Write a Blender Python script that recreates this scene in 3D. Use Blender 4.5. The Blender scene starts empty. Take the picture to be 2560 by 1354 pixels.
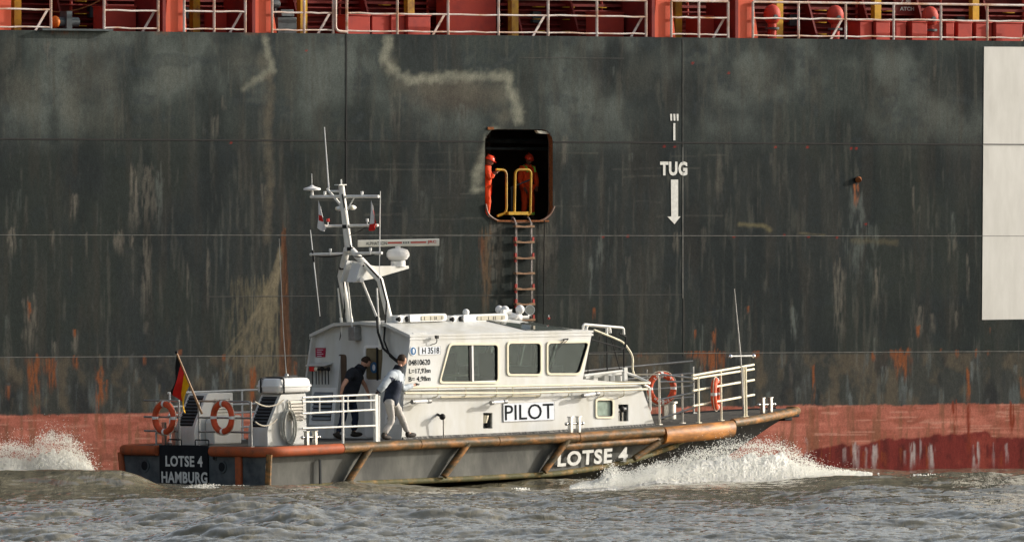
import bpy, math, random
import numpy as np
from mathutils import Vector, Matrix, noise as mnoise
R = math.radians
rnd = random.Random(7)
sc = bpy.context.scene
col = sc.collection

# ------------------------------------------------------------------ camera, sky, sun, exposure
FP = 33000.0            # focal length in photo pixels (photo is 2560 wide)
CH = 4.9                # camera height over the water
cam = bpy.data.objects.new('camera', bpy.data.cameras.new('camera'))
col.objects.link(cam); sc.camera = cam
cam.data.sensor_width = 36; cam.data.lens = FP / 2560 * 36
cam.data.clip_start = 1; cam.data.clip_end = 3000
cam.location = (0, 0, CH); cam.rotation_euler = (R(90) - math.atan(37 / FP), 0, 0)
SUN_AZ, SUN_EL = 108, 18          # azimuth from the camera's back, counter clockwise seen from above
w = bpy.data.worlds.new('World'); sc.world = w; w.use_nodes = True
nt = w.node_tree; nt.nodes.clear()
sky = nt.nodes.new('ShaderNodeTexSky'); sky.sky_type = 'NISHITA'; sky.sun_disc = False
sky.sun_elevation = R(SUN_EL); sky.sun_rotation = R(180 - SUN_AZ); sky.dust_density = 4; sky.ozone_density = .6
hs = nt.nodes.new('ShaderNodeHueSaturation'); hs.inputs['Saturation'].default_value = .55
bg = nt.nodes.new('ShaderNodeBackground'); bg.inputs['Strength'].default_value = .15
wo = nt.nodes.new('ShaderNodeOutputWorld')
nt.links.new(sky.outputs[0], hs.inputs['Color']); nt.links.new(hs.outputs[0], bg.inputs[0]); nt.links.new(bg.outputs[0], wo.inputs[0])
sl = bpy.data.lights.new('sun', 'SUN'); sl.energy = 3.3; sl.angle = R(.5); sl.color = (1, .94, .86)
sun = bpy.data.objects.new('sun', sl); col.objects.link(sun)
sd = Vector((math.sin(R(SUN_AZ)) * math.cos(R(SUN_EL)), -math.cos(R(SUN_AZ)) * math.cos(R(SUN_EL)), math.sin(R(SUN_EL))))
sun.rotation_euler = sd.to_track_quat('Z', 'Y').to_euler()
sun.location = (40, 200, 60)
sc.view_settings.view_transform = 'Standard'; sc.view_settings.look = 'None'
sc.view_settings.exposure = 0.5; sc.view_settings.gamma = 1

# ------------------------------------------------------------------ frames: two vessels, each with its own axes (x forward, y port / inboard, z up)
class Frame:
    def __init__(s, o, yaw, pitch=0):
        a, p = R(yaw), R(pitch)
        f = np.array([math.cos(a) * math.cos(p), math.sin(a) * math.cos(p), math.sin(p)])
        l = np.array([-math.sin(a), math.cos(a), 0]); u = np.cross(f, l)
        s.M = np.array([f, l, u]); s.o = np.array(o, float)
        s.mat = Matrix(((f[0], l[0], u[0], o[0]), (f[1], l[1], u[1], o[1]), (f[2], l[2], u[2], o[2]), (0, 0, 0, 1)))
    def on(s, px, py, ax, val):      # a survey reading: the point of plane (axis ax = val) seen at that reading
        d = s.M @ np.array([(px - 1280) / FP, 1, -(py - 640) / FP]); c = s.M @ (np.array([0, 0, CH]) - s.o)
        return Vector(c + (val - c[ax]) / d[ax] * d)
    def proj(s, P):
        W = P @ s.M + s.o
        return 1280 + W[..., 0] / W[..., 1] * FP, 640 - (W[..., 2] - CH) / W[..., 1] * FP
_a = R(42.8)
BF = Frame((-5.137 - 2.49 * math.sin(_a), 282.5 + 2.49 * math.cos(_a), 0), 42.8, 1.2)
SF = Frame((7.52, 302.7, 0), 33.4)
def b(px, py, y): return BF.on(px, py, 1, y)
def bx(px, py, x): return BF.on(px, py, 0, x)
def s(px, py, y=0): return SF.on(px, py, 1, y)
def wpt(px, py, Y): return Vector(((px - 1280) / FP * Y, Y, CH - (py - 640) / FP * Y))
def V(*a): return Vector(a)

# ------------------------------------------------------------------ materials
def lin(r, g, bb):
    f = lambda c: (c / 255 / 12.92) if c / 255 <= .04045 else ((c / 255 + .055) / 1.055) ** 2.4
    return (f(r), f(g), f(bb))
def pm(name, c, rough=.5, metal=0, var=.12, vs=5, dirt=None, da=.4, ds=3, stretch=(1, 1, 1), bump=0, bs=40, spec=.22, dsoft=.12):
    m = bpy.data.materials.new(name); m.use_nodes = True; t = m.node_tree; N = t.nodes; L = t.links
    p = N['Principled BSDF']; p.inputs['Roughness'].default_value = rough; p.inputs['Metallic'].default_value = metal
    p.inputs['Specular IOR Level'].default_value = spec
    tc = N.new('ShaderNodeTexCoord'); mp = N.new('ShaderNodeMapping'); mp.inputs['Scale'].default_value = stretch
    L.new(tc.outputs['Object'], mp.inputs[0])
    n1 = N.new('ShaderNodeTexNoise'); n1.inputs['Scale'].default_value = vs; n1.inputs['Detail'].default_value = 5
    L.new(mp.outputs[0], n1.inputs[0])
    r1 = N.new('ShaderNodeMapRange'); r1.inputs[1].default_value = .3; r1.inputs[2].default_value = .7
    r1.inputs[3].default_value = 1 - var; r1.inputs[4].default_value = 1 + var; L.new(n1.outputs[0], r1.inputs[0])
    mx = N.new('ShaderNodeVectorMath'); mx.operation = 'SCALE'; mx.inputs[0].default_value = c; L.new(r1.outputs[0], mx.inputs['Scale'])
    out = mx.outputs[0]
    if dirt:
        n2 = N.new('ShaderNodeTexNoise'); n2.inputs['Scale'].default_value = ds; n2.inputs['Detail'].default_value = 7
        n2.inputs['Roughness'].default_value = .65
        L.new(mp.outputs[0], n2.inputs[0]); r2 = N.new('ShaderNodeMapRange'); r2.inputs[1].default_value = .62 - da * .35 - dsoft
        r2.inputs[2].default_value = .62 - da * .35 + dsoft; L.new(n2.outputs[0], r2.inputs[0])
        mm = N.new('ShaderNodeMix'); mm.data_type = 'RGBA'; mm.inputs[7].default_value = (*dirt, 1)
        L.new(r2.outputs[0], mm.inputs[0]); L.new(out, mm.inputs[6]); out = mm.outputs[2]
    L.new(out, p.inputs['Base Color'])
    if bump:
        n3 = N.new('ShaderNodeTexNoise'); n3.inputs['Scale'].default_value = bs; n3.inputs['Detail'].default_value = 4
        L.new(tc.outputs['Object'], n3.inputs[0]); bp = N.new('ShaderNodeBump'); bp.inputs['Strength'].default_value = bump
        bp.inputs['Distance'].default_value = .02; L.new(n3.outputs[0], bp.inputs['Height']); L.new(bp.outputs[0], p.inputs['Normal'])
    return m
def glassmat(name, tint, refl=.12, rough=.03):
    m = bpy.data.materials.new(name); m.use_nodes = True; t = m.node_tree; N = t.nodes; L = t.links
    N.remove(N['Principled BSDF']); tr = N.new('ShaderNodeBsdfTransparent'); tr.inputs[0].default_value = (*tint, 1)
    g = N.new('ShaderNodeBsdfGlossy'); g.inputs['Roughness'].default_value = rough; g.inputs[0].default_value = (.42, .5, .54, 1)
    nz = N.new('ShaderNodeTexNoise'); nz.inputs['Scale'].default_value = 3; bp = N.new('ShaderNodeBump'); bp.inputs['Strength'].default_value = .05
    L.new(nz.outputs[0], bp.inputs['Height']); L.new(bp.outputs[0], g.inputs['Normal'])
    lw = N.new('ShaderNodeLayerWeight'); pw = N.new('ShaderNodeMath'); pw.operation = 'POWER'; pw.inputs[1].default_value = 4; L.new(lw.outputs['Facing'], pw.inputs[0])
    ad = N.new('ShaderNodeMath'); ad.operation = 'ADD'; ad.inputs[1].default_value = refl; L.new(pw.outputs[0], ad.inputs[0])
    mx = N.new('ShaderNodeMixShader'); L.new(ad.outputs[0], mx.inputs[0]); L.new(tr.outputs[0], mx.inputs[1]); L.new(g.outputs[0], mx.inputs[2])
    L.new(mx.outputs[0], N['Material Output'].inputs[0]); return m
M = dict(
 white=pm('white_paint', (.61, .62, .61), .38, var=.04, vs=2, dirt=(.5, .49, .43), da=.3, ds=2.2, stretch=(1, 1, .35), dsoft=.2, bump=.06, bs=3),
 whiteb=pm('white_enamel', (.72, .72, .7), .45, var=.05, vs=3),
 cream=pm('cream_seal', (.72, .66, .5), .5, var=.06),
 rail=pm('painted_rail', (.76, .75, .7), .35, var=.08, vs=9),
 steel=pm('stainless', (.5, .49, .46), .3, 1, var=.15, vs=12),
 greysteel=pm('grey_steel', (.3, .3, .29), .45, .6, var=.2, vs=10),
 hullside=pm('boat_side', (.15, .15, .13), .5, var=.3, vs=2, dirt=(.05, .052, .048), da=.5, ds=1.8, stretch=(1, 1, .4), bump=.25, bs=4, dsoft=.2),
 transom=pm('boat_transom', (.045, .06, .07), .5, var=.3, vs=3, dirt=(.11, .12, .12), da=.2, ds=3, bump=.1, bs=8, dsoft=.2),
 black=pm('black_paint', (.012, .015, .018), .6, var=.2, spec=.1),
 bottom=pm('bottom_paint', (.008, .008, .008), .5, var=.2),
 orange=pm('new_fender', (.52, .105, .03), .6, var=.2, vs=5, dirt=(.2, .07, .035), da=.4, ds=5, bump=.2, bs=20, dsoft=.2),
 fender=pm('worn_fender', (.4, .17, .045), .5, var=.4, vs=4, dirt=(.08, .06, .03), da=.62, ds=2.4, stretch=(1, 1, 2.2), bump=.35, bs=16, dsoft=.16),
 chine=pm('mossy_strake', (.34, .2, .07), .7, var=.4, vs=5, dirt=(.09, .085, .035), da=.6, ds=3, bump=.4, bs=18),
 deck=pm('deck_paint', (.07, .066, .058), .75, var=.3, vs=30, dirt=(.13, .12, .1), da=.2, ds=6, bump=.3, bs=60),
 tread=pm('tread_plate', (.3, .29, .26), .5, .3, var=.2, vs=60, dirt=(.05, .05, .05), da=.5, ds=22, stretch=(1, .3, .3)),
 rubber=pm('black_rubber', (.015, .015, .015), .6),
 ring=pm('life_ring', (.6, .085, .03), .6, var=.12, vs=9, dirt=(.35, .07, .03), da=.2, ds=6),
 silver=pm('reflective_tape', (.7, .7, .68), .35),
 rope=pm('rope', (.5, .45, .36), .8, var=.3, vs=60),
 dark=pm('vent_shade', (.012, .012, .012), .8), room=pm('store_room', (.07, .06, .05), .8, var=.4, vs=2),  # the first one is near black for the shade behind vent slats
 louvre=pm('louvre', (.05, .055, .06), .6, var=.3),
 louvrew=pm('louvre_cream', (.62, .58, .5), .5),
 brown=pm('dim_opening_brown', (.09, .06, .04), .6, var=.2),  # brown that carries the dimness of the opening by the aft door
 red=pm('red_paint', (.6, .03, .025), .5), yellowf=pm('flag_gold', (.8, .42, .01), .7, var=.1, vs=12), redf=pm('flag_red', (.55, .02, .015), .7, var=.1, vs=12),
 blackf=pm('flag_black', (.01, .01, .01), .8), whitef=pm('flag_white', (.72, .7, .68), .8, var=.08, vs=12),
 crimson=pm('crimson_sign', (.32, .02, .05), .5), blue=pm('blue_sign', (.03, .12, .26), .4),
 ink=pm('ink', (.014, .016, .018), .8, spec=.05), signw=pm('sign_white', (.66, .7, .75), .35, var=.03), stripe=pm('red_stripe', (.5, .07, .05), .5),
 glass=glassmat('window_glass', (.6, .65, .63), .095), skyl=pm('dark_glass', (.05, .06, .055), .06), lens=pm('beige_lens', (.5, .47, .38), .15),
 chrome=pm('chrome', (.85, .87, .9), .06, 1, var=.02),
 inter=pm('cabin_lining', (.2, .21, .21), .7), wood=pm('cabin_wood', (.24, .22, .17), .6, var=.3, vs=20), seat=pm('seat_black', (.02, .02, .025), .7),
 frost=pm('frosted_glass', (.25, .32, .27), .2, var=.2, vs=8),
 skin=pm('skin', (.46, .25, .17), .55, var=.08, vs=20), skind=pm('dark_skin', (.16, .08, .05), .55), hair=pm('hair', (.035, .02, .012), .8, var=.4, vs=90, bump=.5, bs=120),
 jgrey=pm('jacket_grey', (.36, .40, .43), .8, var=.1, vs=12, bump=.5, bs=14), navy=pm('jacket_navy', (.02, .027, .045), .8, var=.3, vs=12, bump=.5, bs=14),
 blackc=pm('black_cloth', (.013, .015, .02), .85, var=.3, vs=14, bump=.5, bs=14), trouser=pm('pale_trousers', (.42, .4, .37), .85, var=.08, vs=12, bump=.5, bs=12),
 jean=pm('dark_jeans', (.015, .022, .045), .85, var=.3, vs=14, bump=.5, bs=12), shoe=pm('shoe', (.03, .025, .02), .7),
 overall=pm('orange_overall', (.72, .07, .015), .75, var=.18, vs=10, bump=.6, bs=14), helmet=pm('helmet', (.75, .07, .03), .3), hivis=pm('hivis', (.35, .8, .1), .5),
 syellow=pm('ship_yellow', (.52, .30, .02), .5, var=.2, vs=6, dirt=(.2, .1, .03), da=.2),
 sred=pm('ship_red', (.2, .016, .012), .6, var=.14, vs=2, dirt=(.1, .012, .01), da=.28, ds=2.5, bump=.15, bs=6, dsoft=.2),
 spost=pm('ship_post', (.6, .085, .035), .55, var=.1, vs=2, dirt=(.42, .08, .04), da=.15, ds=2, dsoft=.2),
 sbox=pm('ship_box', (.5, .06, .035), .6, var=.15, vs=3, dirt=(.3, .04, .03), da=.35, ds=3, dsoft=.2),
 srail=pm('ship_rail', (.62, .56, .52), .5, var=.1, vs=3, dirt=(.42, .2, .09), da=.22, ds=1.6),
 mach=pm('machine_grey', (.06, .075, .08), .5, var=.3, vs=8), orangew=pm('orange_cap', (.6, .16, .02), .6),
 hullw=pm('letter_white', (.69, .68, .64), .5, var=.03, vs=1.5, stretch=(1, 1, .25), dirt=(.52, .51, .47), da=.55, ds=2, dsoft=.25),
 seamd=pm('seam_dark', (.012, .012, .012), .7), seaml=pm('weld_bead', (.13, .13, .12), .6, var=.4, vs=6), seamm=pm('weld_dull', (.06, .06, .055), .6, var=.4, vs=6),
 markw=pm('mark_white', (.62, .62, .58), .6, var=.12, vs=14), rust=pm('rust', (.2, .07, .025), .9, var=.4, vs=20),
 ladderw=pm('rung_wood', (.24, .14, .08), .7, var=.2, vs=14), ropel=pm('ladder_rope', (.26, .23, .21), .8, var=.4, vs=40), redp=pm('rung_tip', (.32, .04, .03), .6),
 sunlit=pm('sunlit_pale', (.75, .72, .6), .4),  # pale tone with the sunlight put into the colour, no lamp
)

# ------------------------------------------------------------------ mesh helpers
class MB:
    def __init__(s): s.v = []; s.f = []; s.m = []
    def add(s, vs, fs, mi=0):
        n = len(s.v); s.v += [Vector(v) for v in vs]; s.f += [tuple(i + n for i in f) for f in fs]; s.m += [mi] * len(fs); return s
    def box(s, c, d, rot=None, mi=0, taper=1):
        hx, hy, hz = d[0] / 2, d[1] / 2, d[2] / 2; c = Vector(c)
        P = []
        for z in (-1, 1):
            k = taper if z > 0 else 1
            for x, y in ((-1, -1), (1, -1), (1, 1), (-1, 1)): P.append(Vector((x * hx * k, y * hy * k, z * hz)))
        if rot: P = [rot @ p for p in P]
        return s.add([p + c for p in P], [(0, 3, 2, 1), (4, 5, 6, 7), (0, 1, 5, 4), (1, 2, 6, 5), (2, 3, 7, 6), (3, 0, 4, 7)], mi)
    def boxa(s, x0, x1, y0, y1, z0, z1, mi=0): return s.box(((x0 + x1) / 2, (y0 + y1) / 2, (z0 + z1) / 2), (x1 - x0, y1 - y0, z1 - z0), mi=mi)
    def tube(s, pts, r, n=8, closed=False, mi=0, r2=None):
        pts = [Vector(p) for p in pts]; k = len(pts); rings = []; up = None
        for i, p in enumerate(pts):
            if closed: t = (pts[(i + 1) % k] - pts[i - 1])
            else: t = (pts[min(i + 1, k - 1)] - pts[max(i - 1, 0)])
            if t.length < 1e-9: t = Vector((0, 0, 1))
            t.normalize()
            if up is None: up = t.orthogonal().normalized()
            up = (up - t * up.dot(t));
            if up.length < 1e-6: up = t.orthogonal()
            up.normalize(); sd_ = t.cross(up)
            rr = r[i] if isinstance(r, (list, tuple)) else (r if r2 is None else r + (r2 - r) * i / max(1, k - 1))
            rings.append([p + (up * math.cos(2 * math.pi * j / n) + sd_ * math.sin(2 * math.pi * j / n)) * rr for j in range(n)])
        vs = [q for g in rings for q in g]; fs = []
        for i in range(k if closed else k - 1):
            a = i * n; c = ((i + 1) % k) * n
            for j in range(n): fs.append((a + j, a + (j + 1) % n, c + (j + 1) % n, c + j))
        if not closed: fs.append(tuple(range(n - 1, -1, -1))); fs.append(tuple((k - 1) * n + j for j in range(n)))
        return s.add(vs, fs, mi)
    def sphere(s, c, r, rot=None, nu=14, nv=9, mi=0, fn=None):
        if not isinstance(r, (tuple, list, Vector)): r = (r, r, r)
        vs = [Vector((0, 0, 1))]
        for i in range(1, nv):
            th = math.pi * i / nv
            for j in range(nu):
                ph = 2 * math.pi * j / nu; vs.append(Vector((math.sin(th) * math.cos(ph), math.sin(th) * math.sin(ph), math.cos(th))))
        vs.append(Vector((0, 0, -1)))
        if fn: vs = [fn(v) for v in vs]
        vs = [Vector((v.x * r[0], v.y * r[1], v.z * r[2])) for v in vs]
        if rot: vs = [rot @ v for v in vs]
        fs = [(0, 1 + j, 1 + (j + 1) % nu) for j in range(nu)]
        for i in range(nv - 2):
            a = 1 + i * nu; c_ = a + nu
            fs += [(a + j, c_ + j, c_ + (j + 1) % nu, a + (j + 1) % nu) for j in range(nu)]
        a = 1 + (nv - 2) * nu; fs += [(a + j, len(vs) - 1, a + (j + 1) % nu) for j in range(nu)]
        return s.add([v + Vector(c) for v in vs], fs, mi)
    def prism(s, poly, ext, mi=0):      # poly: list of 3D points, extruded by vector ext
        n = len(poly); P = [Vector(p) for p in poly]; E = Vector(ext)
        fs = [tuple(range(n)), tuple(range(2 * n - 1, n - 1, -1))] + [(i, i + n, (i + 1) % n + n, (i + 1) % n) for i in range(n)]
        return s.add(P + [p + E for p in P], fs, mi)
    def addmesh(s, me, mat, mi=0):
        s.add([mat @ v.co for v in me.vertices], [tuple(p.vertices) for p in me.polygons], mi); return s
    def build(s, name, mats, parent=None, smooth=35, bevel=0, frame=None, base=None, label=None):
        if not isinstance(mats, (list, tuple)): mats = [mats]
        me = bpy.data.meshes.new(name); off = INFO.get(parent.name, Vector()) if parent else (Vector(base) if base is not None else Vector())
        me.from_pydata([v - off for v in s.v], [], s.f); me.update()
        for m in mats: me.materials.append(m)
        if len(mats) > 1: me.polygons.foreach_set('material_index', s.m)
        if smooth: me.shade_smooth(); me.set_sharp_from_angle(angle=R(smooth))
        o = bpy.data.objects.new(name, me); col.objects.link(o)
        if parent: o.parent = parent
        elif frame: o.matrix_world = frame.mat @ Matrix.Translation(off)
        INFO[o.name] = off
        if bevel:
            bm_ = o.modifiers.new('bevel', 'BEVEL'); bm_.width = bevel; bm_.segments = 2; bm_.limit_method = 'ANGLE'; bm_.harden_normals = False
        if label: o['label'] = label
        return o
INFO = {}
def tag(o, label, cat, group=None):
    o['label'] = label; o['category'] = cat
    if group: o['group'] = group
    return o
def thing(name, label, cat, frame, base, group=None):
    e = bpy.data.objects.new(name, None); col.objects.link(e); e.empty_display_size = .3
    e.matrix_world = frame.mat @ Matrix.Translation(Vector(base)); INFO[e.name] = Vector(base)
    return tag(e, label, cat, group)
def kindo(o, k): o['kind'] = k; return o
_tmpc = [0]
def curve_mesh(cu):
    o = bpy.data.objects.new('tmp', cu); col.objects.link(o); dg = bpy.context.evaluated_depsgraph_get(); dg.update()
    me = bpy.data.meshes.new_from_object(o.evaluated_get(dg)); bpy.data.objects.remove(o); bpy.data.curves.remove(cu); return me
def rpoly(pts, r, seg=4):               # 2D polygon with rounded corners
    out = []; n = len(pts)
    for i in range(n):
        p = Vector(pts[i]); a = Vector(pts[i - 1]) - p; c = Vector(pts[(i + 1) % n]) - p
        rr = r[i] if isinstance(r, (list, tuple)) else r
        if rr <= 0: out.append(tuple(p)); continue
        rr = min(rr, a.length * .48, c.length * .48); A = p + a.normalized() * rr; C = p + c.normalized() * rr
        for k in range(seg + 1):
            t = k / seg; q = A * (1 - t) ** 2 + p * 2 * t * (1 - t) + C * t * t; out.append(tuple(q))
    return out
def basis(o, u, v):
    u = Vector(u).normalized(); v = Vector(v).normalized(); w_ = u.cross(v)
    return Matrix(((u.x, v.x, w_.x, o[0]), (u.y, v.y, w_.y, o[1]), (u.z, v.z, w_.z, o[2]), (0, 0, 0, 1)))
def plate(mb, loops, th, mat, mi=0):    # flat plate with holes; loops are 2D, first the outline
    cu = bpy.data.curves.new('t', 'CURVE'); cu.dimensions = '2D'; cu.fill_mode = 'BOTH'; cu.extrude = th / 2
    for lp in loops:
        sp = cu.splines.new('POLY'); sp.points.add(len(lp) - 1); sp.use_cyclic_u = True
        for i, p in enumerate(lp): sp.points[i].co = (p[0], p[1], 0, 1)
    mb.addmesh(curve_mesh(cu), mat, mi); return mb
def text(mb, body, mat, x0, x1, y0, y1, th=.004, bold=.0, mi=0, space=1.0):   # lettering fitted to a rectangle of plane mat
    cu = bpy.data.curves.new('t', 'FONT'); cu.body = body; cu.extrude = th / 2; cu.offset = bold; cu.resolution_u = 3; cu.space_character = space
    me = curve_mesh(cu); co = np.array([v.co for v in me.vertices]); lo, hi = co.min(0), co.max(0)
    sx = (x1 - x0) / (hi[0] - lo[0]); sy = (y1 - y0) / (hi[1] - lo[1])
    T = mat @ Matrix.Translation((x0, y0, 0)) @ Matrix.Diagonal((sx, sy, 1, 1)) @ Matrix.Translation((-lo[0], -lo[1], 0))
    mb.addmesh(me, T, mi); bpy.data.meshes.remove(me); return mb
def side(y): return basis((0, y, 0), (1, 0, 0), (0, 0, 1))       # plane y = const, 2D = (x, z), normal towards -y
def xz(v): return (v.x, v.z)
def arc(p0, p1, p2, n=5):
    return [Vector(p0) * (1 - t) ** 2 + Vector(p1) * 2 * t * (1 - t) + Vector(p2) * t * t for t in [i / n for i in range(n + 1)]]
def smooth_path(pts, rad=.08, n=4):
    pts = [Vector(p) for p in pts]; out = [pts[0]]
    for i in range(1, len(pts) - 1):
        a = pts[i - 1] - pts[i]; c = pts[i + 1] - pts[i]; r_ = min(rad, a.length * .45, c.length * .45)
        out += arc(pts[i] + a.normalized() * r_, pts[i], pts[i] + c.normalized() * r_, n)
    return out + [pts[-1]]
def sag(a, c, d, n=8):
    a, c = Vector(a), Vector(c); return [a.lerp(c, i / n) - Vector((0, 0, d * 4 * (i / n) * (1 - i / n))) for i in range(n + 1)]
def attr_mat(name, rough=.72, bump=.2):
    m = bpy.data.materials.new(name); m.use_nodes = True; t = m.node_tree; N = t.nodes; L = t.links; p = N['Principled BSDF']
    p.inputs['Roughness'].default_value = rough; p.inputs['Specular IOR Level'].default_value = .035
    at = N.new('ShaderNodeAttribute'); at.attribute_name = 'paint'; tc = N.new('ShaderNodeTexCoord')
    mp = N.new('ShaderNodeMapping'); mp.inputs['Scale'].default_value = (1, 1, .5); L.new(tc.outputs['Object'], mp.inputs[0])
    n1 = N.new('ShaderNodeTexNoise'); n1.inputs['Scale'].default_value = 16; n1.inputs['Detail'].default_value = 8; L.new(mp.outputs[0], n1.inputs[0])
    r1 = N.new('ShaderNodeMapRange'); r1.inputs[1].default_value = .25; r1.inputs[2].default_value = .75; r1.inputs[3].default_value = .84; r1.inputs[4].default_value = 1.16
    L.new(n1.outputs[0], r1.inputs[0]); n2 = N.new('ShaderNodeTexNoise'); n2.inputs['Scale'].default_value = 38; n2.inputs['Detail'].default_value = 3; L.new(tc.outputs['Object'], n2.inputs[0])
    r2 = N.new('ShaderNodeMapRange'); r2.inputs[1].default_value = .3; r2.inputs[2].default_value = .7; r2.inputs[3].default_value = .8; r2.inputs[4].default_value = 1.2; L.new(n2.outputs[0], r2.inputs[0])
    mu = N.new('ShaderNodeMath'); mu.operation = 'MULTIPLY'; L.new(r1.outputs[0], mu.inputs[0]); L.new(r2.outputs[0], mu.inputs[1])
    vm = N.new('ShaderNodeVectorMath'); vm.operation = 'SCALE'; L.new(at.outputs['Color'], vm.inputs[0]); L.new(mu.outputs[0], vm.inputs['Scale']); L.new(vm.outputs[0], p.inputs['Base Color'])
    n3 = N.new('ShaderNodeTexNoise'); n3.inputs['Scale'].default_value = 1.3; n3.inputs['Detail'].default_value = 5; L.new(tc.outputs['Object'], n3.inputs[0])
    bp = N.new('ShaderNodeBump'); bp.inputs['Strength'].default_value = bump; bp.inputs['Distance'].default_value = .05; L.new(n3.outputs[0], bp.inputs['Height']); L.new(bp.outputs[0], p.inputs['Normal'])
    return m
def grid_mesh(name, P, mat, keep=None, paint=None, smooth=True, base=Vector()):
    ny, nx = P.shape[:2]; idx = np.arange(nx * ny).reshape(ny, nx)
    q = np.stack([idx[:-1, :-1], idx[:-1, 1:], idx[1:, 1:], idx[1:, :-1]], -1).reshape(-1, 4)
    if keep is not None: q = q[keep.reshape(-1)]
    me = bpy.data.meshes.new(name); v = P.reshape(-1, 3)
    me.vertices.add(len(v)); me.vertices.foreach_set('co', v.astype(np.float32).ravel())
    me.loops.add(q.size); me.loops.foreach_set('vertex_index', q.astype(np.int32).ravel())
    me.polygons.add(len(q)); me.polygons.foreach_set('loop_start', np.arange(0, q.size, 4, dtype=np.int32))
    me.polygons.foreach_set('loop_total', np.full(len(q), 4, dtype=np.int32)); me.update(calc_edges=True); me.materials.append(mat)
    if paint is not None:
        at = me.color_attributes.new('paint', 'FLOAT_COLOR', 'POINT'); c = np.ones((len(v), 4), np.float32); c[:, :3] = paint.reshape(-1, 3); at.data.foreach_set('color', c.ravel())
    if smooth: me.shade_smooth()
    o = bpy.data.objects.new(name, me); col.objects.link(o); return o
def vn(x, y, seed=0):                   # smooth value noise in numpy
    rs = np.random.RandomState(seed); G = rs.rand(256, 256); xi = np.floor(x).astype(int); yi = np.floor(y).astype(int); fx = x - xi; fy = y - yi
    fx = fx * fx * (3 - 2 * fx); fy = fy * fy * (3 - 2 * fy); g = lambda a, c: G[a % 256, c % 256]
    return (g(xi, yi) * (1 - fx) + g(xi + 1, yi) * fx) * (1 - fy) + (g(xi, yi + 1) * (1 - fx) + g(xi + 1, yi + 1) * fx) * fy
def fbm(x, y, seed=0, o=4):
    t = 0; a = 1; n = 0
    for i in range(o): t = t + a * vn(x * 2 ** i, y * 2 ** i, seed + i); n += a; a *= .55
    return t / n

exec_parts = []
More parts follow.
